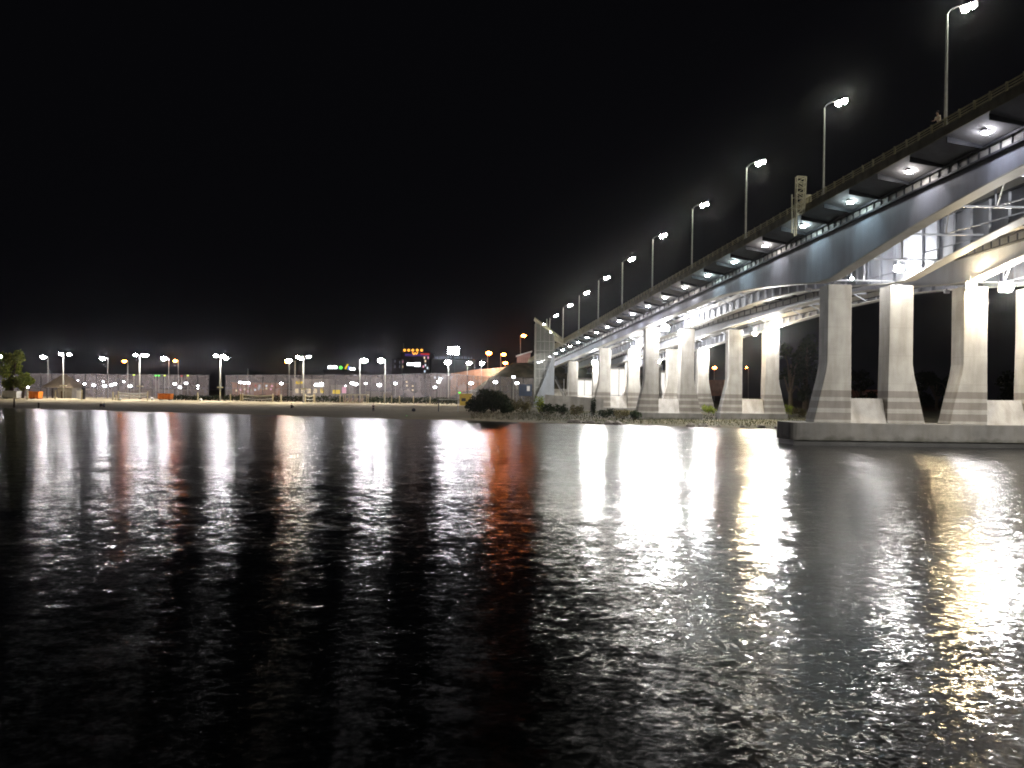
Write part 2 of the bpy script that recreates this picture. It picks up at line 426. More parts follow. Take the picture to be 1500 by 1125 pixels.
nb.box((-300, -100, -3), (300, 3.2, 3.3))
setting(nb.build('quay', M['footing'], bevel=.1))

# ------------------------------------------------------------------ the twin bridges
D0, D1 = -40.0, 246.0
PIERS = [23.0, 81.0, 139.5, 170.5, 201.0, 231.0]
def drop(d):      # depth of girder soffit under the deck reference
    b = 4.5
    for p, amp, half in ((23, 3.6, 30), (81, 3.6, 32)):
        q = abs(d-p)/half
        if q < 1: b = max(b, 4.5+amp*(1-q)**1.6)
    return b
ZA, DA = zref, drop
def dip(d): return -2.4*(1-sstep(72, 160, d))      # the far deck runs lower over the river
samples = []
d = D0
while d < D1: samples.append(d); d += 3.0 if d > 35 else 6.0
samples.append(D1)

def lsec(pts, d):   # section given as (L, dz)
    return [B(L, d, zref(d)+z) for L, z in pts]

def bridge(off, name, label, lane):
    def zref(d): return ZA(d) + dip(d)*lane
    def drop(d): return DA(d) if not lane else max(3.3, DA(d) + dip(d))
    def lsec(pts, d): return [B(L, d, zref(d)+z) for L, z in pts]
    root = thing(name, label, 'bridge', B(46+off, 81, zref(81)), 'twin road bridges over the river')
    e0, e1 = 42+off, 56.1+off
    g1, g2 = 45.3+off, 53.1+off      # outer web planes
    # slab with sloping cantilevers (soffit strips)
    deck = [(e0, -.45), (e1, -.45), (e1, -1.05), (e1-3, -1.75), (g2-.3, -1.75), (g2-.3, -1.35), (g1+.3, -1.35), (g1+.3, -1.75), (e0+3, -1.75), (e0, -1.05)]
    MB().sweep([lsec(deck, d) for d in samples]).build('deck_slab', M['soffit'], root)
    MB().sweep([lsec([(e0+.5, -.446), (e1-.5, -.446), (e1-.5, -.40), (e0+.5, -.40)], d) for d in samples]).build('road_surface', M['asphalt'], root)
    for side, ex in ((-1, e0), (1, e1)):
        a = ex + side*.10; b = ex - side*.004
        lo, hi = min(a, ex), max(a, ex)
        MB().sweep([lsec([(lo, -.38), (hi, -.38), (hi, -1.12), (lo, -1.12)], d) for d in samples]).build('fascia', M['fascia'], root)
    # girders
    for gi, (g, sgn) in enumerate(((g1, -1), (g2, 1))):
        wx0, wx1 = (g, g+.10) if sgn < 0 else (g-.10, g)
        web = MB().sweep([lsec([(wx0, -2.86), (wx1, -2.86), (wx1, -drop(d)+.12), (wx0, -drop(d)+.12)], d) for d in samples]).build('girder', M['steel'], root)
        MB().sweep([lsec([(g-.62+.05, -drop(d)+.118), (g+.62+.05, -drop(d)+.118), (g+.62+.05, -drop(d)), (g-.62+.05, -drop(d))], d) for d in samples]).build('bottom_flange', M['steel_lt'], web)
        MB().sweep([lsec([(wx0-.02, -1.77), (wx1+.02, -1.77), (wx1+.02, -2.70), (wx0-.02, -2.70)], d) for d in samples]).build('edge_beam', M['steel_lt'], web)
        MB().sweep([lsec([(g-.38, -2.702), (g+.30, -2.702), (g+.30, -2.858), (g-.38, -2.858)], d) for d in samples]).build('lower_ledge', M['dark'], web)
        MB().sweep([lsec([(wx0-.32, -1.80), (wx0-.022, -1.80), (wx0-.022, -1.98), (wx0-.32, -1.98)], d) for d in samples]).build('service_pipe', M['dark'], web)
        d = 36.0
        while d < D1-2:
            st = MB()      # stiffeners on the inner side, short posts on the edge beam
            zi = wx1 if sgn < 0 else wx0-.22
            st.hexa([B(zi, d-.04, zref(d)-drop(d)+.13), B(zi+.22, d-.04, zref(d)-drop(d)+.13), B(zi+.22, d+.04, zref(d)-drop(d)+.13), B(zi, d+.04, zref(d)-drop(d)+.13),
                     B(zi, d-.04, zref(d)-2.88), B(zi+.22, d-.04, zref(d)-2.88), B(zi+.22, d+.04, zref(d)-2.88), B(zi, d+.04, zref(d)-2.88)])
            if sgn < 0:
                for q in (0, 1.1): MB().box(B(wx0-.16, d-.03+q, zref(d+q)-2.69), B(wx0-.022, d+.03+q, zref(d+q)-1.99)).build('ledge_post', M['dark'], web) if d < 110 or q == 0 else None
            st.build('stiffener', M['steel'], web)
            d += 2.2
    # cross frames with lateral bracing
    d = 40.0
    while d < D1-4:
        b = MB(); z = zref(d); lo = -drop(d)+.30
        A1, A2, T1, T2 = B(g1+.12, d, z+lo), B(g2-.12, d, z+lo), B(g1+.12, d, z-1.95), B(g2-.12, d, z-1.95)
        mid = (T1+T2)/2
        b.bar(T1, T2, .2, .3)
        if d < 84: b.bar(A1, A2, .16, .16); b.bar((A1+A2)/2, mid, .12, .12)
        else: b.bar(B(g1+.12, d, z-3.2), T1.lerp(mid, .6), .12, .12); b.bar(B(g2-.12, d, z-3.2), T2.lerp(mid, .6), .12, .12)
        d2 = d+5.9
        if d2 < 82:
            lo2 = -drop(d2)+.34
            b.bar(A1, B((g1+g2)/2, d2-.2, zref(d2)+lo2), .1, .1); b.bar(A2, B((g1+g2)/2, d2-.2, zref(d2)+lo2), .1, .1)
        b.build('cross_frame', M['steel'], root)
        d += 5.9
    # cantilever brackets on the river side and on the far side
    d = 38.2
    while d < D1-4:
        b = MB()
        for gx, ex in ((g1, e0),):
            z = zref(d)
            b.add([B(ex+.25, d-.05, z-1.10), B(gx-.34, d-.05, z-1.68), B(gx-.34, d-.05, z-2.0), B(ex+.25, d-.05, z-1.55),
                   B(ex+.25, d+.05, z-1.10), B(gx-.34, d+.05, z-1.68), B(gx-.34, d+.05, z-2.0), B(ex+.25, d+.05, z-1.55)],
                  [(0, 1, 2, 3), (7, 6, 5, 4), (0, 4, 5, 1), (1, 5, 6, 2), (2, 6, 7, 3), (3, 7, 4, 0)])
        b.build('bracket', M['dark'], root)
        d += 4.27
    # railing
    for ex in (e0, e1):
        rl = MB()
        for zz, hh in ((.30, .09), (.06, .05), (-.14, .05)):
            rl.sweep([lsec([(ex+.02, zz), (ex+.10, zz), (ex+.10, zz-hh), (ex+.02, zz-hh)], d) for d in samples])
        ra = rl.build('railing', M['rail'], root)
        if ex == e0 and off == 0:
            rest = MB(); d = 44.5; i = 0
            proto = None
            while d < D1:
                pb = MB().box(B(ex-.02, d-.06, zref(d)-.40), B(ex+.14, d+.06, zref(d)+.36))
                if i < 100:
                    if proto is None: proto = pb.build('railing_post', M['rail'], ra, origin=B(ex, d, zref(d))); p0 = d
                    else:
                        c = proto.copy(); COL.objects.link(c); c.parent = ra; c.location = proto.location + B(ex, d, zref(d)) - B(ex, p0, zref(p0))
                else: rest.v and None; rest.add(pb.v, pb.f)
                d += 1.5; i += 1
            q = rest.build('railing_post', M['rail'], ra); q['kind'] = 'stuff'
    # bearings on the piers
    for p in PIERS[:-1]:
        for L in ((46, 52.4) if not lane else (60.1, 66.9) if p < 100 else (61.0, 67.6)):
            zb = zref(p)-drop(p)
            MB().box(B(L-.45, p-.45, zb-.30), B(L+.45, p+.45, zb-.004)).build('bearing', M['dark'], root)
    return root
bridge(0, 'road_bridge', 'nearer road bridge with lit plate girders and tall lamps along its railing', 0)
bridge(14.6, 'road_bridge', 'farther road bridge, mostly hidden behind the nearer one', 1)

# ------------------------------------------------------------------ piers
STR = striped_concrete()
def column(root, Xc, Y, z0, z1, out, wt=2.45, dp=2.3, flare=1.35):
    h = z1-z0; kink = min(5.3, h*.42)
    b = MB()
    l, r = -wt/2, wt/2
    if out < 0: outline = [(l-flare, 0), (r+.12, 0), (r, h*.6), (r, h), (l, h), (l, kink+.9), (l-flare*.12, kink-.2)]
    else: outline = [(l-.12, 0), (r+flare, 0), (r+flare*.12, kink-.2), (r, kink+.9), (r, h), (l, h), (l, h*.6)]
    b.prism([(Xc+x, z0+z) for x, z in outline], Y-dp/2, Y+dp/2)
    return b.build('column', STR, root, origin=(Xc, Y, z0), bevel=.07)
def tie_wall(root, x0, x1, Y, z0, h=2.55, dp=2.2):
    b = MB()
    b.hexa([(x0, Y-dp/2+.02, z0), (x1, Y-dp/2+.02, z0), (x1, Y+dp/2, z0), (x0, Y+dp/2, z0),
            (x0, Y-dp*.05, z0+h), (x1, Y-dp*.05, z0+h), (x1, Y+dp*.35, z0+h), (x0, Y+dp*.35, z0+h)])
    b.build('tie_wall', M['concrete'], root)
def pier_cols(root, p, Ls, z0):
    far = Ls is not LA
    Xs = [L - SK*p for L in Ls]
    z1 = (zref(p)-drop(p) if not far else zref(p)+dip(p)-max(3.3, drop(p)+dip(p)))-.304
    column(root, Xs[0], p, z0, z1, -1); column(root, Xs[1], p, z0, z1, 1)
    tie_wall(root, Xs[0]+1.24, Xs[1]-1.24, p, z0)
LA, LB = (46.0, 52.4), (61.0, 67.6)
LN = (60.1, 66.9)     # the far pair stands a little closer on the river footings
# river piers on long shared footings
for i, (p, lab) in enumerate(((23.0, 'river pier nearest the camera, outside the right edge'), (81.0, 'large grey pier standing in the river on a long concrete footing'))):
    r = thing('bridge_pier', lab, 'bridge pier', (B(57, p).x, p, 0), 'concrete bridge piers')
    x0, x1 = B(40.9, p).x, B(74.5, p).x
    f = MB(); rr = .9; pts = []
    for (cx, cy, a0) in ((x1-rr, p+3.2-rr, 0), (x0+rr, p+3.2-rr, 90), (x0+rr, p-1.9+rr, 180), (x1-rr, p-1.9+rr, 270)):
        for k in range(5):
            a = math.radians(a0+22.5*k); pts.append((cx+rr*math.cos(a), cy+rr*math.sin(a)))
    f.sweep([[(x, y, .52) for x, y in pts], [(x, y, 2.35) for x, y in pts]])
    f.build('footing', M['footing'], r, bevel=.06)
    MB().box((x0+.35, p-1.55, -3), (x1-.35, p+2.85, .516)).build('pile_base', M['shade_base'], r)
    for Ls in (LA, LN): pier_cols(r, p, Ls, 2.352)
names = {139.5: 'shore', 170.5: 'bank', 201.0: 'inland', 231.0: 'rearmost'}
plab = {(139.5, 0): 'paired columns on a stepped block at the water edge, just left of picture centre right',
        (139.5, 1): 'slim paired columns on a low plinth in grass, right of the stepped block'}
k = 0
for p in PIERS[2:]:
    for bi, Ls in enumerate((LA, LB)):
        X0, X1 = Ls[0]-SK*p, Ls[1]-SK*p
        gz = min(ground(X0, p), ground(X1, p))
        z0 = gz + (1.1 if p < 160 else .5)
        lab = {(139.5, 0): 'pier of two striped columns on a stepped concrete block at the water edge',
               (139.5, 1): 'pier of two pale columns on a low plinth in grass',
               (170.5, 0): 'pier left of the stepped block, brightly lit between its columns',
               (170.5, 1): 'far bridge pier glimpsed between the columns of the stepped pier',
               (201.0, 0): 'small distant pier right beside the stair tower shrubs',
               (201.0, 1): 'distant far bridge pier glimpsed through the lit gap behind nearer columns',
               (231.0, 0): 'last pier before the embankment, beside the stair tower',
               (231.0, 1): 'last far bridge pier before the embankment, mostly hidden'}[(p, bi)]
        r = thing('bridge_pier', lab, 'bridge pier', ((X0+X1)/2, p, gz), 'concrete bridge piers')
        pier_cols(r, p, Ls, z0)
        if p < 160 and bi == 0:
            MB().box((X0-2.7, p-1.75, z0-1.05), (X1+2.7, p+1.75, z0-.004)).build('plinth', M['footing'], r, bevel=.05)
            pb = MB()
            pb.box((X0-2.75, p-2.6, gz-2), (X0-.4, p-.2, z0-1.054)); pb.box((X1+.6, p-2.6, gz-2), (X1+2.75, p-.2, z0-1.054)); pb.box((X0-.6, p-1.3, gz-2), (X1+.6, p, z0-1.054))
            pb.build('pile_base', M['footing'], r)
        else:
            MB().box((X0-2.7, p-1.75, gz-1.2), (X1+2.7, p+1.75, z0-.004)).build('plinth', M['footing'], r, bevel=.05)
# abutment
ab = MB(); d = 241.0
ab.hexa([B(41, 241, 1), B(76, 241, 1), B(76, 247.5, 1), B(41, 247.5, 1), B(41, 241, zref(241)-4.95), B(76, 241, zref(241)-4.95), B(76, 247.5, zref(247.5)-4.95), B(41, 247.5, zref(247.5)-4.95)])
tag(ab.build('abutment', M['concrete']), 'broad concrete abutment wall where the bridges meet the bank', 'abutment')

# ------------------------------------------------------------------ bridge lamps
def deck_lamp(k):
    d = 17.1*(k+3.5); z = zref(d)
    base = B(42.35, d, z-.4)
    if k < 0: lab = 'tall bridge lamp beyond the right edge of the picture, %s out' % nth(-k-1)
    elif k == 0: lab = 'tallest bridge lamp nearest the camera, head at the top edge'
    elif k == 9: lab = 'bridge lamp farthest away, its head just above the stair tower'
    else: lab = 'slim bridge lamp with twin glowing lens, %s from the right along the railing' % nth(k)
    r = thing('street_lamp', lab, 'street lamp', base, 'tall lamps along the bridge railing')
    top = base + Vector((0, 0, 8.9))
    MB().tube([base, top], .13, 8, .075).build('pole', M['pole'], r)
    MB().tube([base, base+Vector((0, 0, .5))], .2, 8).build('base_collar', M['pole'], r)
    a = [top, top+Vector((.25, 0, .35)), top+Vector((.75, 0, .6)), top+Vector((1.25, .05, .72))]
    MB().tube(a, .05, 6).build('arm', M['dark'], r)
    hd = MB(); c = top+Vector((1.75, .1, .80))
    hd.hexa([c+Vector(v) for v in ((-.6, -.2, -.15), (.6, -.2, .25), (.6, .2, .25), (-.6, .2, -.15), (-.6, -.12, .0), (.6, -.12, .38), (.6, .12, .38), (-.6, .12, .0))])
    h = hd.build('lamp_head', M['housing'], r, bevel=.02)
    for q in (-.3, .28):
        MB().ell(c+Vector((q, 0, -.16+q*.5)), .30, .24, .27, 12, 8).build('lens', G['deck'], h, smooth=True)
for k in range(-2, 10): deck_lamp(k)

# luminaires under the cantilever: light patches on soffit and girder
POOL = (330, 240, 290)
POOLC = {'under_violet': (.86, .86, 1), 'under_cool': (.68, .93, 1), 'under_warm': (1, .93, .95)}
i = 0
d = 38.2+4.27*2 - 8.54
while d < 236:
    z = zref(d)
    loc = B(43.6, d+2.1, z-1.72)
    gm = G[('under_v', 'under_v', 'under_v', 'under_w', 'under_c', 'under_c', 'under_w', 'under_c', 'under_c', 'under_w', 'under_w', 'under_v')[i % 12]]
    r = thing('soffit_light', 'small luminaire under the bridge cantilever, %s counting from the right' % nth(i), 'luminaire', loc, 'small lights under the bridge edge')
    MB().box(loc+Vector((-.33, -.21, .06)), loc+Vector((.33, .21, .11))).build('mount', M['dark'], r)
    MB().box(loc+Vector((-.05, -.05, .10)), loc+Vector((.05, .05, .30))).build('hanger', M['dark'], r)
    spot(r, loc+Vector((0, 0, -.2)), B(45.3, d+2.1, z-3.9), POOL[i % 3], 84, POOLC[gm.name], .35, .12)
    MB().ell(loc+Vector((0, 0, -.06)), .34, .20, .11, 12, 6).build('lens', gm, r, smooth=True)
    d += 8.54; i += 1

# strong floodlights at the pier heads
def flood(px, py, d, label, mat='flood', r=.34, beams=(), n=1, out=False):
    c = W(px, py, d)
    o = thing('floodlight', label, 'floodlight', c, 'floodlights on the pier heads')
    MB().ell(c, r, r*.55, r*.8, 12, 8).build('lens', G[mat], o, smooth=True)
    b = MB(); b.box(c+Vector((-r*1.1, r*.6, -r*.9)), c+Vector((r*1.1, r*.6+.25, r*.9))); h = b.build('housing', M['housing'], o, bevel=.03)
    MB().bar(c+Vector((0, r*.6+.12, r*.9)), c+Vector((0, r*.6+.12, r*.9+.6)), .08, .08).build('bracket', M['dark'], o)
    for tgt, pw, size in beams: spot(o, c+Vector((0, -.1 if tgt[1] < d else r*.6+.5, 0)), tgt, pw, size)
    return o
flood(1318, 393, 79.2, 'round glaring floodlight at the head of the second near column', 'flood2', r=.42)
flood(1424, 417, 78.7, 'warm floodlight against the head of the third near column', 'floodw2', .42)
flood(1476, 420, 78.7, 'white floodlight high between the third and fourth near columns', 'flood2', .6)
flood(1248, 408, 83.6, 'added floodlight behind the head of the leftmost near column', 'flood', .13)  # lamp added to brighten the flange underside behind this column
flood(975, 480, 138.0, 'glaring floodlight between the columns of the stepped pier', 'flood', .6)
flood(1131, 483, 138.0, 'glaring floodlight on the right column of the grass plinth pier', 'flood', .55)
flood(1106, 489, 138.2, 'warm floodlight between the two columns of the grass plinth pier', 'floodw', .34)
flood(1030, 516, 168.8, 'floodlight above the column seen right of the stepped pier', 'flood', .42)
flood(930, 511, 168.6, 'floodlight left of the stepped pier under the girder', 'flood', .5)
flood(871, 531, 199.2, 'leftmost glaring floodlight under the bridge near the stair tower', 'flood', .55)
flood(905, 530, 214, 'floodlight deep under the bridge over the lit abutment', 'flood', .4)
flood(965, 530, 200, 'floodlight behind the stepped pier, seen between its columns', 'flood', .35)
# floods added to wash the pier faces: hung under the girders one span ahead
def added_flood(L, d, label, targets):
    c = B(L, d, zref(d)-drop(d)-.35)
    o = thing('floodlight', label, 'floodlight', c, 'added floodlights under the girders')
    MB().box(c+Vector((-.3, -.2, -.2)), c+Vector((.3, .15, .2))).build('housing', M['housing'], o, bevel=.03)
    MB().box(c+Vector((-.04, -.04, .2)), c+Vector((.04, .04, .36))).build('bracket', M['dark'], o)
    MB().box(c+Vector((-.26, .152, -.16)), c+Vector((.26, .17, .16))).build('lens', G['under_w'], o)
    for tgt, pw, size in targets: spot(o, c+Vector((0, .3, -.05)), tgt, pw, size)
added_flood(49, 30, 'added floodlight under the girder outside the right edge, aimed at the river pier', ((B(52, 81, 7), 60000, 58),))
added_flood(66, 30, 'added floodlight under the far girder outside the right edge, aimed at the river pier', ((B(66, 81, 7), 55000, 50),))
added_flood(49, 92, 'small added floodlight under the near girder just beyond the river pier', ((B(50, 139, 6), 30000, 50),))
added_flood(65.5, 92, 'small added floodlight under the far girder just beyond the river pier', ((B(65, 140, 6), 34000, 50),))
added_flood(49, 143, 'small added floodlight under the near girder just beyond the stepped pier', ((B(49, 172, 5), 14000, 75), (B(49, 236, 6), 22000, 40)))
added_flood(65.5, 143, 'small added floodlight under the far girder just beyond the grass plinth pier', ((B(65, 172, 5), 14000, 75), (B(58, 240, 5), 22000, 40)))

# lattice frame clamped on the bridge edge
lc = W(1173, 300, 79.5); fr = thing('lattice_frame', 'yellow steel lattice frame clamped upright on the bridge railing', 'lattice frame', lc)
b = MB(); p0, p1 = W(1166, 345, 79.3), W(1168, 258, 79.3); q0, q1 = W(1178, 312, 79.3), W(1181, 259, 79.3)
for off in (0, .5):
    o = Vector((0, off, 0))
    b.bar(p0+o, p1+o, .10, .10); b.bar(q0+o, q1+o, .10, .10)
b.build('upright', M['lattice'], fr)
b = MB()
for i in range(8):
    t0, t1 = i/7, (i+1)/7
    for off in (0, .5):
        o = Vector((0, off, 0)); pa = p1.lerp(W(1167, 314, 79.3), t0)+o; qa = q1.lerp(q0, t0)+o
        b.bar(pa, qa, .07, .07)
        if i < 7:
            pb = p1.lerp(W(1167, 314, 79.3), t1)+o; qb = q1.lerp(q0, t1)+o
            b.bar(pa if i % 2 else qa, qb if i % 2 else pb, .06, .06)
    b.bar(p1.lerp(W(1167, 314, 79.3), t0), p1.lerp(W(1167, 314, 79.3), t0)+Vector((0, .5, 0)), .06, .06)
    b.bar(q1.lerp(q0, t0), q1.lerp(q0, t0)+Vector((0, .5, 0)), .06, .06)
b.build('bracing', M['lattice'], fr)
b = MB(); b.bar(W(1160, 342, 79.4), W(1160, 285, 79.4), .10, .10)
for y in (290, 305, 320, 335): b.bar(W(1160, y, 79.4), W(1167, y, 79.4), .06, .06)
b.box(W(1181, 300, 79.6), W(1187, 286, 79.9)); b.build('ladder', M['lattice'], fr)
# ------------------------------------------------------------------ people
def skinmesh(name, verts, edges, radii, mat, parent, loc, rootv=0, sub=1):
    me = bpy.data.meshes.new(name); me.from_pydata(verts, edges, [])
    o = bpy.data.objects.new(name, me); COL.objects.link(o)
    md = o.modifiers.new('skin', 'SKIN'); md.use_smooth_shade = True
    sv = me.skin_vertices[0].data
    for i, r_ in enumerate(radii): sv[i].radius = (r_, r_)
    sv[rootv].use_root = True
    if sub: s_ = o.modifiers.new('sub', 'SUBSURF'); s_.levels = sub; s_.render_levels = sub
    me.materials.append(mat); o.parent = parent; o.location = loc
    return o
def person(base, label, pose, top, legs, face=0, group='people outdoors at night'):
    r = thing('person', label, 'person', base, group); r.rotation_euler = (0, 0, face)
    sit = pose == 'sit'
    hip = .18 if sit else .90
    sp = hip+.52; hd = hip+.74
    V, E_, Rd = [], [], []
    def jt(p, rad, par=None):
        V.append(p); Rd.append(rad)
        if par is not None: E_.append((par, len(V)-1))
        return len(V)-1
    lean = .10 if pose == 'lean' else 0
    pe = jt((0, 0, hip), .13); ch = jt((0, -lean, hip+.32), .14, pe); sh = jt((0, -lean*1.6, sp), .10, ch)
    nk = jt((0, -lean*1.8, sp+.08), .055, sh); h1 = jt((0, -lean*2-.01, hd-.03), .085, nk); h2 = jt((0, -lean*2, hd+.10), .088, h1)
    jt((0, -lean*2-.115, hd+.02), .018, h1)       # nose
    legv, armv = [], []
    for s in (-1, 1):
        t1 = jt((.10*s, 0, hip-.06), .095, pe)
        if sit: kn = jt((.16*s, -.42, .42), .065, t1); an = jt((.14*s, -.58, .07), .045, kn)
        else: kn = jt((.12*s, -.03 if s > 0 else .03, .47), .062, t1); an = jt((.13*s, -.02+.05*s, .08), .042, kn)
        jt((V[an][0], V[an][1]-.15, .045), .038, an)
        sd = jt((.19*s, -lean*1.6, sp-.02), .062, sh)
        if pose == 'lean': el = jt((.27*s, -.22, sp-.25), .045, sd); wr = jt((.18*s, -.45, sp-.33), .03, el)
        elif sit: el = jt((.25*s, -.12, sp-.26), .045, sd); wr = jt((.17*s, -.36, .46), .03, el)
        else: el = jt((.25*s, .03, sp-.28), .045, sd); wr = jt((.25*s, -.06, sp-.53), .03, el)
        dv = (Vector(V[wr])-Vector(V[el])).normalized()
        pm = jt(tuple(Vector(V[wr])+dv*.07), .032, wr)
        for q in range(4): jt(tuple(Vector(V[pm])+dv*(.075+.012*(q in (1, 2)))+Vector(((q-1.5)*.022*(1 if abs(dv.x) < .8 else .3), (q-1.5)*.010, -.012*q % .02))), .009, pm)
        jt(tuple(Vector(V[wr])+dv*.06+Vector((-.05*s, -.03, .0))), .011, wr)
    body = skinmesh('body', V, E_, Rd, M['skin'], r, (0, 0, 0))
    # shirt over torso and upper arms
    sv, se, sr = [V[pe], V[ch], V[sh]], [(0, 1), (1, 2)], [.165, .172, .125]
    al = [i for i in range(len(V)) if abs(Rd[i]-.062) < 1e-6 and abs(V[i][0]) > .18]
    for i in al:
        j = next(b_ for a_, b_ in E_ if a_ == i)
        sv += [V[i], tuple(Vector(V[i]).lerp(Vector(V[j]), .9))]; se += [(2, len(sv)-2), (len(sv)-2, len(sv)-1)]; sr += [.085, .062]
    skinmesh('shirt', sv, se, sr, top, r, (0, 0, 0))
    lv, le, lr = [V[pe]], [], [.15]
    for i in [i for i in range(len(V)) if abs(Rd[i]-.095) < 1e-6]:
        kn = next(b_ for a_, b_ in E_ if a_ == i); an = next(b_ for a_, b_ in E_ if a_ == kn)
        b0 = len(lv); lv += [V[i], V[kn], tuple(Vector(V[kn]).lerp(Vector(V[an]), .9))]; le += [(0, b0), (b0, b0+1), (b0+1, b0+2)]; lr += [.115, .082, .062]
    skinmesh('trousers', lv, le, lr, legs, r, (0, 0, 0))
    hb = MB(); hb.ell(Vector((0, -lean*2+.025, hd+.125)), .102, .108, .095, 10, 6)
    me = hb.build('hair', M['hair'], None, smooth=True); me.parent = r; me.location = (0, 0, 0)
    return r
dd = 42.55*1130/787
person(B(42.62, 60.9, zref(60.9)-.40), 'person in a cream top leaning on the bridge railing beside the near lamp', 'lean', M['shirt'], M['navy'], -PI/2+.15)
def gp(px, d): v = W(px, 580, d); return Vector((v.x, d, ground(v.x, d)))
person(gp(547, 158), 'dark clothed person standing alone on the sand near the water', 'stand', M['navy'], M['navy'], .6)
person(gp(148, 176), 'person in dark clothes sitting by the water on the left sand', 'sit', M['navy'], M['navy'], .3)
person(gp(152.5, 176), 'person in pale blue sitting by the water on the left sand', 'sit', M['teal'], M['navy'], -.2)
person(gp(427, 172), 'person in dark top sitting low on the middle sand', 'sit', M['navy'], M['navy'], 1.0)

# ------------------------------------------------------------------ beach masts and street lamps
def lamp_post(px, d, heads, label, cat='lamp post', mat='lamp', group=None, rad=.42, pr=.11, ptop=None, name='lamp_post', pm='pole', collar=False, base_z=None):
    b = gp(px, d)
    if base_z is not None: b.z = base_z
    hs = [W(x, y, d) for x, y in heads]
    zt = W(px, ptop, d).z if ptop else max(h.z for h in hs)+.05
    o = thing(name, label, cat, b, group)
    top = Vector((W(px, ptop or heads[0][1], d).x, d, zt))
    MB().tube([b, top], pr, 7, pr*.6).build('pole', M[pm], o)
    if collar: MB().box((b.x-.8, d-.35, b.z+3.6), (b.x+.8, d+.35, b.z+3.9)).build('control_box', M['lattice'], o)
    for i, h in enumerate(hs):
        mm = mat[i] if isinstance(mat, (list, tuple)) else mat
        if (h-top).length > .5:
            MB().tube([top, top.lerp(h, .5)+Vector((0, 0, .18)), h+Vector((0, 0, .22))], .05, 5).build('arm', M[pm], o)
        hd = MB().ell(h+Vector((0, 0, rad*.42)), rad*1.15, rad*.7, rad*.28, 8, 4).build('lamp_head', M['housing'], o, smooth=True)
        MB().ell(h, rad, rad*.75, rad*.72, 10, 6).build('lens', G[mm], hd, smooth=True)
    if px in (705, 757): spot(o, hs[0]+Vector((0, 0, -.5)), hs[0]+Vector((14, 8, -9)), 16000, 110, (1, .95, .8), .7)
    if name == 'lamp_mast' or px in (527, 564, 657):
        for h in hs[:2]: spot(o, h+Vector((0, -.3, -.5)), Vector((h.x+(h.x-b.x)*1.2, d-5, 1)), MASTW, 105, (1, .93, .80), .6)
    return o
MASTW = 11000
GT = 'tall twin lamp masts on the beach'
lamp_post(92.5, 222, [(89.5, 518.5), (101.5, 519)], 'tall pale twin lamp mast beside the thatched hut', group=GT, ptop=516.5, pr=.2, rad=.55, name='lamp_mast', collar=True)
lamp_post(204.5, 218, [(198, 520), (209.5, 520), (214, 520.5)], 'tall pale lamp mast beside the left volleyball net', group=GT, ptop=521, pr=.2, rad=.55, name='lamp_mast', collar=True)
lamp_post(322.5, 213, [(316, 521), (327, 521.5), (331, 525)], 'tall pale lamp mast at the gap between the fences', group=GT, ptop=522, pr=.2, rad=.6, name='lamp_mast', collar=True)
lamp_post(444.5, 207, [(436, 523), (441, 525), (452, 522.5)], 'tall pale lamp mast with pinkish lamps between two volleyball nets', mat=['lamp_warm', 'lamp_warm', 'lamp'], group=GT, ptop=523, pr=.2, rad=.5, name='lamp_mast', collar=True)
GS = 'street lamps behind the fence'
for px, hx, hy, m_, rd, lab in (
    (5, 0, 522, 'lamp', .8, 'white street lamp half cut by the left edge of the picture'),
    (70, 63, 523, 'lamp', .85, 'white street lamp behind the thatched hut'),
    (158, 150, 525, 'lamp', .85, 'white street lamp left of the left orange street lamp'),
    (247, 240, 525, 'lamp', .95, 'white street lamp between the beach mast and the right red street lamp'),
    (187, 182, 529, 'orange', .7, 'orange street lamp left of the second beach mast'),
    (261, 256.5, 528.5, 'orange', .65, 'small red orange street lamp near the end of the left fence'),
    (423.5, 423, 528, 'lamp_warm', .95, 'white street lamp with an orange tinge left of the fourth mast'),
    (527, 533.5, 528, 'lamp', .95, 'left one of two white street lamps near the coloured roof signs'),
    (564, 558, 528, 'lamp', .95, 'right one of two white street lamps near the coloured roof signs'),
    (657, 655.5, 530.5, 'lamp', .85, 'white street lamp under the bright screen'),
    (684.5, 687, 531.5, 'lamp', .8, 'white street lamp right of the bright screen'),
    (705, 706, 532, 'lamp', .8, 'white street lamp under the large orange lamp'),
):
    lamp_post(px, 210 if px in (527, 564, 657) else 248, [(hx, hy)], lab, 'street lamp', m_, GS, rd*.95, .13, hy-.5, 'street_lamp')
lamp_post(432, 256, [(420, 530)], 'orange street lamp close behind a whiter one', 'street lamp', 'orange', GS, .6, .12, 529, 'street_lamp')
lamp_post(363, 258, [(363, 541)], 'short dim pole behind the right fence', 'pole', 'winc', GS, .12, .1, 540, 'street_lamp')
GO = 'orange lamps on the embankment'
def hill_lamp(px, hx, hy, d, lab, rd=.85):
    X = W(px, 540, d).x
    lamp_post(px, d, [(hx, hy)], lab, 'street lamp', 'orange', GO, rd, .13, hy+.5, 'street_lamp', base_z=ground(X, d)-.1)
hill_lamp(714, 716, 517, 300, 'largest orange street lamp left of the embankment', 1.1)
hill_lamp(733, 737.5, 519, 285, 'upper of two orange lamps over the embankment wall')
hill_lamp(744, 740, 531.5, 280, 'lower of two orange lamps over the embankment wall', .8)
hill_lamp(762, 767, 491.5, 270, 'tall orange lamp beside the pink hut on the embankment', .8)
hill_lamp(1046, 1046.5, 538.5, 300, 'red orange lamp seen between the pale bridge columns', .75)
hill_lamp(1096, 1093.5, 538, 320, 'dim orange lamp seen inside the grass plinth pier', .4)
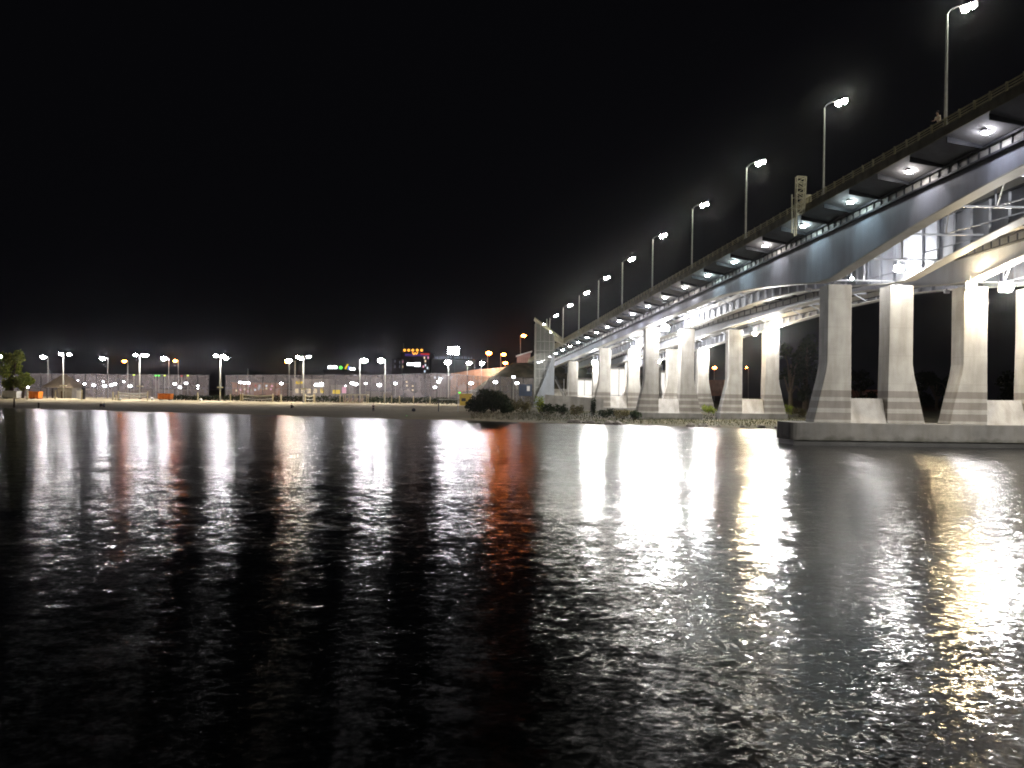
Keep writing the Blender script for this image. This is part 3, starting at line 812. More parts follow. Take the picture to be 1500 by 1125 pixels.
hill_lamp(1348, 1346, 550, 260, 'orange lamp seen between the second and third river columns', .42)

# court floodlights behind the fence
GC = 'small court lights behind the fence'
court = [(9, 565, 1), (20, 562.5, .9), (41, 567, .8), (114, 557, .4), (124, 562.5, .5), (137, 564, 1), (151, 559, .5), (153, 565, 1.1), (163, 564, 1), (168, 562, 1), (181, 559, .6), (190.5, 565.5, 1.1),
         (256, 562, 1), (263.5, 567, 1), (272.5, 561, 1), (289.5, 565, .6), (289.5, 569, .5), (352, 560, 1), (358, 560.5, 1), (364, 561, .9), (412, 561.5, 1), (462, 564, .8), (469, 563, 1),
         (471, 561.5, .9), (506, 565, .5), (516, 561, 1.2), (521, 562.5, 1.2), (535.5, 561.5, .8), (555.5, 563.5, 1.3), (579, 561.5, 1), (642, 559, 1.1), (645, 555, .7), (637, 567, .9),
         (690, 561, 1.2), (725.5, 559.5, 1.1), (757, 561, 1.0)]
for i, (x, y, q) in enumerate(court):
    dq = 236 if x < 600 else (222 if x < 700 else 214)
    lamp_post(x, dq, [(x, y)], 'small white court light behind the fence, %s from the left' % nth(i), 'floodlight', 'court', GC, .55*q, .06, y+.3, 'court_light')
for i, (x, y, m_, lab) in enumerate(((196, 549, 'ygreen', 'pale green light on top of the left fence beside the beach mast'), (228, 550, 'green', 'left one of two close bright green lights on the left fence'),
    (232.5, 550, 'green', 'right one of two close bright green lights on the left fence'), (241, 550, 'ygreen', 'yellow green light on the left fence beside the white street lamp'),
    (266, 550.5, 'red', 'small pinkish light near the end of the left fence top'), (275, 550, 'ygreen', 'rightmost yellow green light on the left fence top'),
    (673, 575, 'green', 'small green light beside the goal frame'))):
    dq = 229 if x < 400 else 205
    lamp_post(x, dq, [(x, y)], lab, 'light', m_, 'coloured lights along the fence', .36, .05, y+.3, 'signal_light')

# ------------------------------------------------------------------ tall mesh fences
def fence(pts, label, step=3.4):
    """pts: (px, top py, d)"""
    P = []
    for px, py, d in pts:
        t = W(px, py, d); P.append((Vector((t.x, d, ground(t.x, d)-.2)), t.z))
    r = thing('mesh_fence', label, 'fence', P[0][0])
    m = MB(); rail = MB(); posts = []
    for (a, za), (b, zb) in zip(P, P[1:]):
        m.add([a+Vector((0, .03, .5)), b+Vector((0, .03, .5)), (b.x, b.y+.03, zb), (a.x, a.y+.03, za)], [(0, 1, 2, 3)])
        rail.tube([(a.x, a.y, za), (b.x, b.y, zb)], .05, 5)
        mid = .5; rail.tube([(a.x, a.y, a.z+(za-a.z)*mid), (b.x, b.y, b.z+(zb-b.z)*mid)], .035, 5)
        L = (b-a).length; nn = max(1, int(L/step))
        for i in range(nn):
            q = a.lerp(b, i/nn); posts.append((q, za+(zb-za)*i/nn))
    posts.append(P[-1])
    m.build('mesh_panel', M['fence'], r); rail.build('rail', M['housing'], r)
    for q, zt in posts: MB().tube([q, (q.x, q.y, zt+.1)], .09, 5).build('post', M['dark'], r)
fence([(-40, 546.5, 235), (60, 547, 233), (306, 549.5, 229)], 'left tall wire mesh court fence ending at a gap in the middle')
fence([(330, 549.5, 228), (440, 549, 226), (560, 549, 224), (640, 546.5, 215), (700, 551, 207), (784, 554, 199)], 'right tall wire mesh court fence running to the stair tower')
# hedges in front of the fences
def leaves(mb, c, rx, ry, rz, n, size, fill=.35, up=.3):
    c = Vector(c)
    for _ in range(n):
        while 1:
            v = Vector((R.uniform(-1, 1), R.uniform(-1, 1), R.uniform(-1, 1)))
            if fill < v.length < 1: break
        p = c+Vector((v.x*rx, v.y*ry, v.z*rz)); s = size*R.uniform(.6, 1.4)
        a = Vector((R.gauss(0, 1), R.gauss(0, 1), R.gauss(0, 1))).normalized(); b_ = a.orthogonal().normalized()*s*.5; a = a*s
        mb.add([p-a*.5, p+b_, p+a*.5, p-b_], [(0, 1, 2, 3)])
def hedge(x0, x1, y0, d0, d1, label, mat='leaf_dark'):
    a, b = gp(x0, d0), gp(x1, d1); zt = W(x0, y0, d0).z
    m = MB(); n = int((b-a).length/1.1)
    for i in range(n+1):
        p = a.lerp(b, i/n); h = (zt-a.z)*R.uniform(.85, 1.08)
        leaves(m, p+Vector((0, 0, h/2)), .95, .7, h/2, 70, .35, .2)
    tag(m.build('hedge', M[mat]), label, 'hedge', 'hedges below the fences')
hedge(255, 318, 578, 224, 222, 'dark low hedge below the end of the left fence')
hedge(330, 500, 577.5, 221, 218, 'long dark hedge below the right fence behind the nets')
hedge(538, 668, 580, 216, 208, 'dark hedge below the right fence behind the wooden posts')

# ------------------------------------------------------------------ beach furniture
for i, (px, yt, d, lab) in enumerate((
    (40, 572, 214, 'pale wooden post beside the left orange container'), (81, 571.5, 214, 'pale wooden post in front of the thatched hut'), (119.5, 571, 214, 'pale wooden post right of the thatched hut'),
    (165, 574, 212, 'pale wooden post just left of the left volleyball net'), (169.5, 579, 212, 'short wooden post beside the left volleyball net'),
    (289.5, 575, 211, 'pale wooden post before the left fence end'), (337.5, 577, 210, 'pale wooden post just right of the third lamp mast'), (352.3, 577, 210, 'pale wooden post close to the middle volleyball net'),
    (411.5, 578, 210, 'pale wooden post right of the middle volleyball net'), (461, 578, 208, 'pale wooden post at the narrow net right of the fourth mast'), (498, 578, 208, 'pale wooden post left of the deck chair canopy'),
    (563, 577, 206, 'pale wooden post right of the deck chair canopy'), (573.5, 579.5, 206, 'second wooden post right of the deck chair canopy'), (585, 580, 206, 'third wooden post right of the deck chair canopy'),
    (605.5, 580, 206, 'pale wooden post midway along the dark right hedge'), (630, 581, 203, 'pale wooden post left of the goal frame'))):
    b = gp(px, d); zt = W(px, yt, d).z
    o = MB(); o.bar(b-Vector((0, 0, .2)), (b.x, b.y, zt), .26, .26)
    tag(o.build('wooden_post', M['wood'], bevel=.03), lab, 'post', 'pale wooden posts along the top of the beach')
for px, yt, d, lab in ((20.5, 584, 172, 'dark thick stake at the water edge far left'), (56.5, 590, 170, 'short dark stake at the water edge left of the seated people')):
    b = gp(px, d); o = MB(); o.tube([b-Vector((0, 0, .3)), (b.x+.05, b.y, (b.z+W(px, yt, d).z)/2), (b.x, b.y, W(px, yt, d).z)], .22, 7, .15)
    tag(o.build('mooring_stake', M['bark']), lab, 'stake')
def net(x0, x1, yt, d, label):
    a, b = gp(x0, d), gp(x1, d); zt = W((x0+x1)/2, yt, d).z
    r = thing('volleyball_net', label, 'volleyball net', a, 'volleyball nets on the sand')
    for p in (a, b): MB().tube([p, (p.x, p.y, zt+.1)], .15, 7).build('post', M['wood'], r)
    m = MB(); k = 6
    def pt(i, z): t = i/k; return Vector((a.x+(b.x-a.x)*t, a.y, z - .25*math.sin(PI*t)))
    m.sweep([[pt(i, zt-.35), pt(i, zt-1.25)] for i in range(k+1)], closed=False)
    n_ = m.build('net', M['net'], r)
    tp = MB().tube([pt(i, zt-.3) for i in range(k+1)], .11, 5).build('tape', M['white'] if x0 < 300 else M['lattice'], n_)
    MB().tube([pt(i, zt-1.28) for i in range(k+1)], .06, 5).build('tape', M['white'], n_)
net(173, 216, 573.5, 212, 'left volleyball net with a white top tape')
net(355.5, 399.5, 577, 210, 'middle volleyball net with a yellowish top tape')
net(447, 459.5, 577.5, 209, 'narrow net seen edge on right of the fourth lamp mast')
# canopy with deck chairs
a, b = gp(503, 207), gp(537, 207); r = thing('canopy', 'yellowish timber canopy frame over a row of deck chairs', 'canopy', a)
zt = W(520, 579, 207).z
for i in range(5):
    for dy in (0, 2.4):
        p = a.lerp(b, i/4)+Vector((0, dy, 0)); MB().bar(p, (p.x, p.y, zt), .18, .18).build('post', M['wood'], r)
m = MB(); m.box((a.x-.2, a.y-.2, zt), (b.x+.2, a.y+2.6, zt+.25)); m.build('roof', M['lattice'], r, bevel=.03)
for i, lab in enumerate(('leftmost pink deck chair under the canopy', 'second pink deck chair from the left under the canopy', 'third pink deck chair from the left under the canopy', 'rightmost pink deck chair under the canopy')):
    p = gp(506+7.6*i, 206); dc = thing('deck_chair', lab, 'deck chair', p, 'deck chairs under the canopy')
    m = MB(); m.hexa([p+Vector(v) for v in ((-.6, -.4, .25), (-.3, -.4, .25), (-.3, .4, .25), (-.6, .4, .25), (.35, -.4, 1.35), (.62, -.4, 1.35), (.62, .4, 1.35), (.35, .4, 1.35))])
    m.build('sling', M['pinkcloth'], dc)
    m = MB()
    for dy in (-.42, .42): m.bar(p+Vector((-.8, dy, .0)), p+Vector((.55, dy, 1.4)), .07, .07); m.bar(p+Vector((.7, dy, 0)), p+Vector((-.2, dy, .8)), .07, .07)
    m.build('frame', M['wood'], dc)
# goal frame
a, b = gp(642.5, 160), gp(671, 160); r = thing('goal_frame', 'metal goal frame on the sand near the big dark bush', 'goal', a); zt = W(655, 585, 160).z
for p, mt in ((a, 'navy'), (b, 'pole')): MB().tube([p, (p.x, p.y, zt)], .11, 6).build('post', M[mt], r)
MB().tube([(a.x, a.y, zt), (b.x, b.y, zt)], .10, 6).build('crossbar', M['white'], r)
m = MB()
for p in (a, b): m.tube([(p.x, p.y, zt), (p.x, p.y+1.3, p.z)], .05, 5)
m.build('stay', M['pole'], r)
b = gp(606, 160); tag(MB().ell(b+Vector((0, 0, .32)), .42, .35, .38, 8, 5).build('sandbag', M['navy']), 'small dark bundle lying on the sand near the water', 'bundle')
b = gp(595.5, 146); lamp_post(595.5, 146, [(595.5, 609)], 'tiny green lantern on a short stake at the water edge', 'light', 'green', None, .14, .03, 608.5, 'lantern')
# containers
def container(x0, x1, y0, d, mat, label):
    a, b = gp(x0, d), gp(x1, d); zt = W(x0, y0, d).z
    r = thing('container', label, 'container', a)
    m = MB(); m.hexa([(a.x+.15, d, a.z+.25), (b.x-.15, d, a.z+.25), (b.x-.15, d+1.8, a.z+.25), (a.x+.15, d+1.8, a.z+.25), (a.x, d-.1, zt), (b.x, d-.1, zt), (b.x, d+1.9, zt), (a.x, d+1.9, zt)])
    m.build('body', M[mat], r, bevel=.04)
    m = MB(); m.box((a.x-.06, d-.18, zt-.12), (b.x+.06, d-.1, zt+.05)); m.build('rim', M[mat], r)
    m = MB(); k = max(2, int((b.x-a.x)/.8))
    for i in range(k+1): x = a.x+.12+(b.x-a.x-.24)*i/k; m.box((x-.06, d-.2, a.z+.3), (x+.06, d+.02, zt-.13))
    m.build('ribs', M[mat], r)
    for x in (a.x+.5, b.x-.5): MB().box((x-.2, d+.1, a.z-.15), (x+.2, d+1.6, a.z+.246)).build('foot', M['housing'], r)
container(42, 57, 573.5, 219, 'orange', 'left orange skip container beside the thatched hut')
container(231, 250, 576.5, 217, 'orange', 'right orange skip container before the left fence')
container(2.5, 25, 572.5, 220, 'white', 'pale grey container under the olive tree')
# thatched hut
a, b = gp(64, 226), gp(108, 226); r = thing('beach_hut', 'beach hut with a broad brown thatched roof behind the left mast', 'hut', (a+b)/2)
zw, ze, zr = a.z, W(85, 567.5, 226).z, W(85, 547.5, 226).z
m = MB(); x0, x1 = a.x+1, b.x-.6
m.box((x0+3, 226, zw-.2), (x1, 231, ze)); m.build('wall', M['plaster'], r)
for x in (x0, x0+1.6): MB().bar((x, 226, zw), (x, 226, ze), .2, .2).build('post', M['bark'], r)
m = MB(); c = [(x0-1.2, 224.6, ze-.1), (x1+1, 224.6, ze-.1), (x1+1, 232.4, ze-.1), (x0-1.2, 232.4, ze-.1)]; rx0, rx1 = x0+3.2, x1-3.2
m.add(c+[(rx0, 228.5, zr), (rx1, 228.5, zr)], [(0, 1, 5, 4), (1, 2, 5), (2, 3, 4, 5), (3, 0, 4), (3, 2, 1, 0)]); m.build('roof', M['thatch'], r)
MB().box((x0+4, 225.96, zw), (x0+5.1, 226.04, zw+2.1)).build('door', M['bark'], r)
# dark shelter and kiosk
a = gp(122, 219); r = thing('information_post', 'dark narrow information post with a light on top beside the hut', 'post', a)
MB().box(a+Vector((-.45, -.15, 0)), a+Vector((.45, .15, 3.6))).build('panel', M['navy'], r, bevel=.03)
MB().ell(W(123.5, 562.5, 219), .35, .3, .2, 8, 5).build('lamp', G['court'], r)
a = gp(115.5, 221); o = MB().box(a+Vector((-.5, -.4, 0)), a+Vector((.5, .4, 2.2))); o.box(a+Vector((-.6, -.5, 2.2)), a+Vector((.6, .5, 2.35)))
tag(o.build('toilet_cabin', M['white'], bevel=.04), 'narrow pale cabin standing between the hut and the dark post', 'cabin')
a, b = gp(673, 196), gp(690, 196); r = thing('beach_kiosk', 'small yellow kiosk beside the goal frame partly behind the bush', 'kiosk', a)
zt = W(680, 578, 196).z
MB().box((a.x, 196, a.z), (b.x, 198.2, zt)).build('wall', M['yellow'], r); MB().box((a.x-.3, 195.5, zt), (b.x+.3, 198.6, zt+.2)).build('roof', M['yellow'], r)
MB().box((a.x+.5, 195.95, a.z+1.1), (a.x+1.6, 195.99, a.z+1.9)).build('hatch', M['darkwall'], r)
a, b = gp(760, 186), gp(779, 186); r = thing('notice_board', 'dark blue notice board on legs beside the stair tower', 'notice board', a)
z0, z1 = W(770, 580, 186).z, W(770, 563, 186).z
MB().box((a.x, 186, z0), (b.x, 186.2, z1)).build('panel', M['blue'], r); MB().box((a.x+1.9, 185.97, z0+1.2), (a.x+2.6, 185.995, z1-.4)).build('poster', M['white'], r)
for x in (a.x+.3, b.x-.3): MB().box((x-.07, 186.02, a.z-.2), (x+.07, 186.18, z0-.004)).build('leg', M['dark'], r)
# litter bits / pale sacks on sand
for px, d, lab in ((176, 212, 'pale sack lying at the foot of the left net'), (223, 214, 'white sack between the left net and the orange container'), (294, 211, 'pale sack right of the post before the left fence end'), (243, 244, 'pale sack half hidden behind the right orange container')):
    p = gp(px, d); tag(MB().ell(p+Vector((0, 0, .3)), .5, .4, .42, 7, 4).build('sack', M['white'], smooth=True), lab, 'sack', 'pale sacks on the sand')

# ------------------------------------------------------------------ buildings behind
def block(x0, x1, ytop, d, dep, mat, label, name='building', zb=None):
    p0, p1 = W(x0, ytop, d), W(x1, ytop, d)
    zb = ground(p0.x, d)-.3 if zb is None else zb
    r = thing(name, label, 'building', ((p0.x+p1.x)/2, d, zb))
    MB().box((p0.x, d, zb), (p1.x, d+dep, p0.z)).build('wall', M[mat], r)
    MB().box((p0.x-.3, d-.3, p0.z), (p1.x+.3, d+dep+.3, p0.z+.35)).build('roof', M[mat], r)
    return r
def panel(r, x0, y0, x1, y1, d, mat, name='window', proud=.05):
    a, b = W(x0, y0, d), W(x1, y1, d)
    return MB().box((a.x, d-proud, min(a.z, b.z)), (b.x, d-.003, max(a.z, b.z))).build(name, G[mat] if mat in G else M[mat], r)
r = block(340, 410, 561.5, 262, 10, 'brick', 'low shop row with colourful lit windows behind the right fence')
for x, y, q in ((346, 572, 'win'), (352, 571, 'pink'), (358, 570, 'win'), (363, 573, 'pink'), (367, 571.5, 'win'), (373.5, 571, 'winc'), (379, 569, 'winc'), (384.5, 569.5, 'win'), (390, 569, 'win'), (396.5, 570, 'pink'), (365, 565, 'pink'), (374, 565, 'red'), (380, 565.5, 'winc'), (390, 565, 'winc'), (398, 565.5, 'pink')):
    panel(r, x-1.1, y-1.3, x+1.4, y+1.4, 262, q)
r = block(428, 482, 556, 264, 12, 'plaster', 'low lit shop with a bright yellow sign band behind the right fence')
panel(r, 433, 558.5, 445, 562.5, 264, 'signy', 'sign'); panel(r, 461, 561, 474.5, 566.5, 264, 'sign', 'sign')
for x in (432, 441, 450, 459, 469): panel(r, x, 569, x+5, 576, 264, 'win' if x != 469 else 'signy')
r = block(484, 512, 565, 262, 9, 'plaster', 'low shed with an amber lit opening behind the right fence')
panel(r, 487, 571, 498, 577, 262, 'signy', 'opening'); panel(r, 501, 567, 507, 576, 262, 'pink', 'opening')
r = block(588, 629, 517, 420, 25, 'darkwall', 'dark multi storey building with amber roof lights and lit signs')
for x in (592.5, 598.5, 604.5, 611, 617.5): MB().ell(W(x, 513, 420), .75, .6, .7, 8, 5).build('roof_light', G['amber'], r)
MB().bar(W(591, 517, 421), W(591, 503, 421), .25, .25).build('aerial', M['housing'], r)
m = MB()   # zigzag sign under the roof lights
pts = [W(x, y, 419.6) for x, y in ((604, 516), (606, 519.5), (608, 516.5), (609.5, 519), (612, 516))]
for p, q in zip(pts, pts[1:]): m.bar(p, q, .3, .45)
m.build('sign', G['amber'], r)
panel(r, 593, 518, 628, 522, 420, 'purple', 'light_band'); panel(r, 616, 517, 629, 520, 420, 'red', 'sign', .12)
for k, x in enumerate((596, 599, 602, 605)): panel(r, x, 531.5, x+2.5, 535.5, 420, 'sign', 'sign')
panel(r, 607, 531, 615.5, 537, 420, 'sign', 'sign')
for x, y in ((589.5, 530), (589.5, 537), (623, 529), (623, 535), (620, 537), (626, 539), (622, 544), (627, 524), (621.5, 524)):
    panel(r, x-.9, y-1.6, x+.9, y+1.6, 420, R.choice(['win', 'winc', 'pink']))
r = block(574, 588, 527, 415, 20, 'darkwall', 'narrow dark annex left of the building with amber roof lights')
for x, y in ((578.5, 529), (578.5, 537), (585.5, 531), (585.5, 537)): panel(r, x-.6, y-2, x+.6, y+2, 415, 'faint')
r = block(474, 527, 543, 330, 15, 'darkwall', 'dark low hall carrying small coloured roof signs')
for k, x in enumerate((480, 482.8, 485.6, 488.4, 491.2)): MB().box(W(x, 540, 330), W(x+2.2, 536-.6*(k % 2), 330)+Vector((0, .3, 0))).build('sign_letter', G['sign'], r)
MB().ell(W(499, 538.5, 330), .75, .3, .75, 8, 6).build('sign_letter', G['green'], r)
m = MB(); m.bar(W(505.5, 540.5, 330), W(509.5, 533.5, 330), .5, .6); m.build('sign_emblem', G['signy'], r)
m = MB(); m.bar(W(510.5, 541, 330), W(511, 536.5, 330), .4, .5); m.build('sign_emblem', G['blue'], r)
for x in (513, 517): MB().ell(W(x+1, 540.5, 330), .62, .3, .7, 8, 6).build('sign_letter', G['sign'], r)
m = MB()
for x in (483, 492, 499, 507, 516): m.bar(W(x, 543, 330.2), W(x, 539, 330.2), .1, .1)
m.build('sign_support', M['dark'], r)
# bright screen on a mast, with faint lettering band below
c = W(664, 514, 330); b = gp(664, 330); r = thing('lit_billboard', 'very bright white screen high above the right fence', 'billboard', b)
a_, b_ = W(656, 508.5, 330), W(672, 519, 330)
MB().box((a_.x-.3, 330.1, b_.z-.3), (b_.x+.3, 330.7, a_.z+.3)).build('frame', M['dark'], r)
MB().box((a_.x, 330.0, b_.z), (b_.x, 330.098, a_.z)).build('screen', G['bill'], r)
MB().bar(b, (c.x, 330.4, b_.z-.3), .6, .6).build('mast', M['dark'], r)
r = block(632, 694, 527, 400, 14, 'darkwall', 'long dark building with a faint lettered roof sign behind the bright screen')
x = 637.0
while x < 690:
    wd = R.uniform(1.4, 2.4); MB().box(W(x, 525.5, 400), W(x+wd, 521.8+R.choice([0, .8]), 400)+Vector((0, .3, 0))).build('sign_letter', G['faint'], r); x += wd+R.choice([.7, .8, 2.2])
r = block(632, 656, 548, 300, 8, 'plaster', 'small pale building behind the right fence below the bright screen')
for x, y in ((637, 553), (643, 553), (649, 553)): panel(r, x-1.3, y-1.5, x+1.3, y+1.5, 300, 'winc')
r = block(592, 612, 552, 262, 8, 'darkwall', 'small dark building with four round yellow windows behind the fence')
for x, y in ((595.5, 559.5), (596, 565), (604.5, 565.5), (604.5, 571.5), (597, 571.5)): panel(r, x-1.2, y-1.2, x+1.2, y+1.2, 262, 'win')
# embankment wall and hut on the embankment
def wall_line(pts, mat, label, name='retaining_wall', h=None):
    m = MB(); secs = []
    for px, yt, yb, d in pts:
        a, b = W(px, yt, d), W(px, yb, d)
        secs.append([(a.x, d, b.z), (a.x, d, a.z), (a.x, d+.5, a.z), (a.x, d+.5, b.z)])
    m.sweep(secs); tag(m.build(name, M[mat]), label, 'wall')
wall_line([(660, 547, 580, 262), (694, 541.5, 570, 256), (733, 538.5, 562, 252), (757, 533.5, 556, 250)], 'brick', 'orange lit retaining wall climbing the embankment left of the stair tower')
wall_line([(1028, 557, 580, 292), (1072, 556, 580, 290)], 'brick', 'red lit low wall seen between the pale bridge columns')
wall_line([(1240, 571, 590, 270), (1290, 571, 590, 268)], 'brick', 'dim red wall seen between the first two river columns', 'low_wall')
wall_line([(798, 578, 604, 172), (830, 580, 606, 170), (884, 584, 608, 166)], 'concrete', 'pale low wall running from the stair tower under the bridge', 'low_wall')
r = thing('embankment_hut', 'pink ribbed hut on the embankment beside the tall orange lamp', 'hut', W(766, 534, 254))
a, b = W(757, 534, 254), W(777, 514, 254)
MB().hexa([(a.x, 254, a.z-1), (b.x, 254, a.z-1), (b.x, 259, a.z-1), (a.x, 259, a.z-1), (a.x, 254, a.z+2.6), (b.x, 254, b.z-.3), (b.x, 259, b.z-.3), (a.x, 259, a.z+2.6)]).build('wall', M['pinkwall'], r)
MB().hexa([(a.x-.4, 253.6, a.z+2.6), (b.x+.5, 253.6, b.z-.3), (b.x+.5, 259.4, b.z-.3), (a.x-.4, 259.4, a.z+2.6), (a.x-.4, 253.6, a.z+2.95), (b.x+.5, 253.6, b.z+.05), (b.x+.5, 259.4, b.z+.05), (a.x-.4, 259.4, a.z+2.95)]).build('roof', M['white'], r)
m = MB()
for i in range(7): x = a.x+.3+(b.x-a.x-.6)*i/6; m.box((x-.06, 253.9, a.z-.8), (x+.06, 254, a.z+2.4))
m.build('ribs', M['brick'], r)
# lit pavilion under the bridge
def pavilion(x0, x1, y0, y1, d, label):
    a, b = W(x0, y1, d), W(x1, y0, d)
    r = thing('pavilion', label, 'pavilion', (a.x, d, a.z))
    MB().box((a.x, d+.2, ground(a.x, d)-.5), (b.x, d+5, b.z)).build('wall', M['white'], r)
    MB().box((a.x-.5, d-.8, b.z), (b.x+.5, d+5.5, b.z+.4)).build('roof', M['concrete'], r)
    k = max(2, int((b.x-a.x)/2.2))
    for i in range(k):
        xa = a.x+.2+(b.x-a.x-.4)*i/k; xb = a.x+.2+(b.x-a.x-.4)*(i+1)/k
        w_ = MB().box((xa+.06, d+.1, a.z+.3), (xb-.06, d+.197, b.z-.3)).build('window', G['pav'], r)
        MB().box((xa-.06, d+.04, a.z), (xa+.06, d+.196, b.z-.05)).build('frame', M['dark'], w_)
pavilion(843, 869, 556, 580, 221, 'brightly lit glazed pavilion between the tower and the leftmost columns')
pavilion(891, 922, 540, 580, 224, 'brightly lit glazed pavilion seen between the bank pier columns')
pavilion(958, 975, 545, 590, 226, 'brightly lit glazed pavilion seen through the stepped pier')

# ------------------------------------------------------------------ stair tower
T = 193.0
P = lambda px, py, dd=0: W(px, py, T+dd)
r = thing('stair_tower', 'tall glazed stair tower with a slanted roof and a white sail panel', 'stair tower', (P(802, 580).x, T, ground(P(802, 580).x, T)))
zb = ground(P(802, 580).x, T)-.5
xL, xR = P(784, 530).x, P(811, 530).x
zL, zR = P(784, 472).z, P(811, 490).z
m = MB()
for x, z in ((xL, zL), (xR, zR)):
    for y in (T, T+5.5): m.box((x-.16, y-.16, zb), (x+.16, y+.16, z))
for k in range(1, 12):
    x = xL+(xR-xL)*k/12; wk = .09 if k % 3 == 0 else .05; m.box((x-wk, T-.06, zb), (x+wk, T+.06, zL+(zR-zL)*k/12))
for k in range(0, 9):
    z = zb+2.3*k+.8
    if z < zR: m.box((xL+.16, T-.05, z-.07), (xR-.16, T+.05, z+.07)); m.box((xL-.05, T+.16, z-.07), (xL+.05, T+5.34, z+.07)); m.box((xR-.05, T+.16, z-.07), (xR+.05, T+5.34, z+.07))
m.build('frame', M['pole'], r)
g_ = MB(); g_.add([(xL, T+.12, zb), (xR, T+.12, zb), (xR, T+.12, zR), (xL, T+.12, zL)], [(0, 1, 2, 3)]); g_.add([(xL, T+.1, zb), (xL, T+5.4, zb), (xL, T+5.4, zL), (xL, T+.1, zL)], [(0, 1, 2, 3)])
g_.build('glazing', M['glass'], r)
st = MB()   # stair flights zigzag
for k in range(7):
    z0 = zb+.8+2.3*k
    if z0+2.3 > zR: break
    xa, xb = (xL+.6, xR-.6) if k % 2 == 0 else (xR-.6, xL+.6)
    st.bar((xa, T+1.4+1.6*(k % 2), z0), (xb, T+1.4+1.6*(k % 2), z0+2.3), 1.3, .25); st.box((min(xb-.7, xb+.7), T+.8, z0+2.2), (max(xb-.7, xb+.7), T+4.4, z0+2.38))
st.build('stair', M['plaster'], r)
rf = MB(); a0, a1, a2 = P(783, 467), P(797, 476), P(823, 497)
rf.hexa([(a0.x, T-.6, a0.z), (a2.x, T-.6, a2.z), (a2.x, T+6, a2.z), (a0.x, T+6, a0.z), (a0.x, T-.6, a0.z+.35), (a2.x, T-.6, a2.z+.35), (a2.x, T+6, a2.z+.35), (a0.x, T+6, a0.z+.35)])
rf.build('roof', M['lattice'], r)
MB().hexa([P(811, 497)+Vector((0, -.3, 0)), P(826, 504)+Vector((0, -.3, 0)), P(826, 504)+Vector((0, 4, 0)), P(811, 497)+Vector((0, 4, 0)), P(811, 492)+Vector((0, -.3, 0)), P(824, 498)+Vector((0, -.3, 0)), P(824, 498)+Vector((0, 4, 0)), P(811, 492)+Vector((0, 4, 0))]).build('link_bridge', M['lattice'], r)
sl = MB(); s0, s1, s2 = P(781, 590, -2), P(811.5, 512, -2), P(811.5, 590, -2)
n_ = 8; pts = [s0.lerp(s1, k/n_)+Vector((.35*math.sin(PI*k/n_), 0, -.2*math.sin(PI*k/n_))) for k in range(n_+1)]
sl.prism([(p.x, p.z) for p in pts]+[(s2.x, s2.z)], T-2, T-1.75); sl.build('sail_panel', M['sail'], r)
for px, py, m_ in ((796, 475.5, 'deck'), (806, 487, 'deck'), (793, 530, 'deck'), (801, 505, 'court')):
    MB().ell(P(px, py, 1), .30 if py < 480 else .15, .15, .28 if py < 480 else .15, 8, 5).build('lamp', G[m_], r)
m = MB(); q = P(801, 480)
m.bar(q+Vector((0, .5, -.3)), q+Vector((0, .5, 2.2)), .12, .12); m.build('finial', M['pole'], r)
# side stair by the tower
a, b = P(828, 585, 6), P(813, 556, 6); r = thing('stair', 'open stair with handrails descending right of the white sail panel', 'stair', (a.x, a.y, ground(a.x, a.y)))
m = MB(); m.bar(a, b, 1.6, .25); m.build('flight', M['plaster'], r)
m = MB()
for dy in (-.8, .8): m.tube([a+Vector((0, dy, 1)), b+Vector((0, dy, 1))], .05, 5); m.tube([a+Vector((0, dy, 0)), a+Vector((0, dy, 1))], .05, 5); m.tube([b+Vector((0, dy, 0)), b+Vector((0, dy, 1))], .05, 5)
m.build('handrail', M['dark'], r)
for px in (826, 833): 
    q = P(px, 555, 3); MB().tube([(q.x, q.y, ground(q.x, q.y)), q], .10, 6).build('support', M['pole'], r)
# lamp lighting the tower and the sail
lamp_post(752, 178, [(752, 552)], 'slim lamp post left of the notice board', 'lamp post', 'court', None, .4, .07, 551.5, 'lamp_post')

# ------------------------------------------------------------------ vegetation
def tree(px, d, y_top, w, label, mat, trunk_h=.35, n=900, size=.6, name='tree', lean=0, cl=9, seed=0, group=None):
    b = gp(px, d); H = W(px, y_top, d).z-b.z
    r = thing(name, label, 'tree', b, group)
    t = MB(); top = b+Vector((lean, 0, H*.7))
    t.tube([b-Vector((0, 0, .3)), b+Vector((lean*.2, 0, H*.2)), b+Vector((lean*.5, .2, H*.45)), top], .045*H, 8, .015*H)
    cr = MB(); rr = random.Random(seed+int(px))
    for k in range(cl):
        a = rr.uniform(0, 2*PI); q = rr.uniform(.1, .62)
        h = rr.uniform(trunk_h, .92)
        rad = w*.5*(1-abs(h-.55)*.8)
        c = b+Vector((lean*h+math.cos(a)*rad*q*1.3, math.sin(a)*rad*q*1.3, H*h))
        t.tube([b+Vector((lean*.4, 0, H*(trunk_h*.7+.1*rr.random()))), (c+b+Vector((0, 0, H*.5)))/2, c], .014*H, 5, .005*H)
        s = rr.uniform(.55, .95)
        leaves(cr, c, rad*.52*s, rad*.52*s, H*.13*s+.4, int(n/cl*s*1.3), size, .15)
    t.build('trunk', M['bark'], r); cr.build('crown', M[mat], r)
    return r
tree(16, 228, 507, 11, 'olive green leafy tree at the left edge of the beach', 'leaf_olive', .2, 3200, .5, lean=1.0, cl=16, seed=3)
tree(33, 226, 541, 6.0, 'smaller bright olive tree leaning right beside the left edge tree', 'leaf_olive', .25, 1700, .42, lean=1.2, cl=9, seed=5)
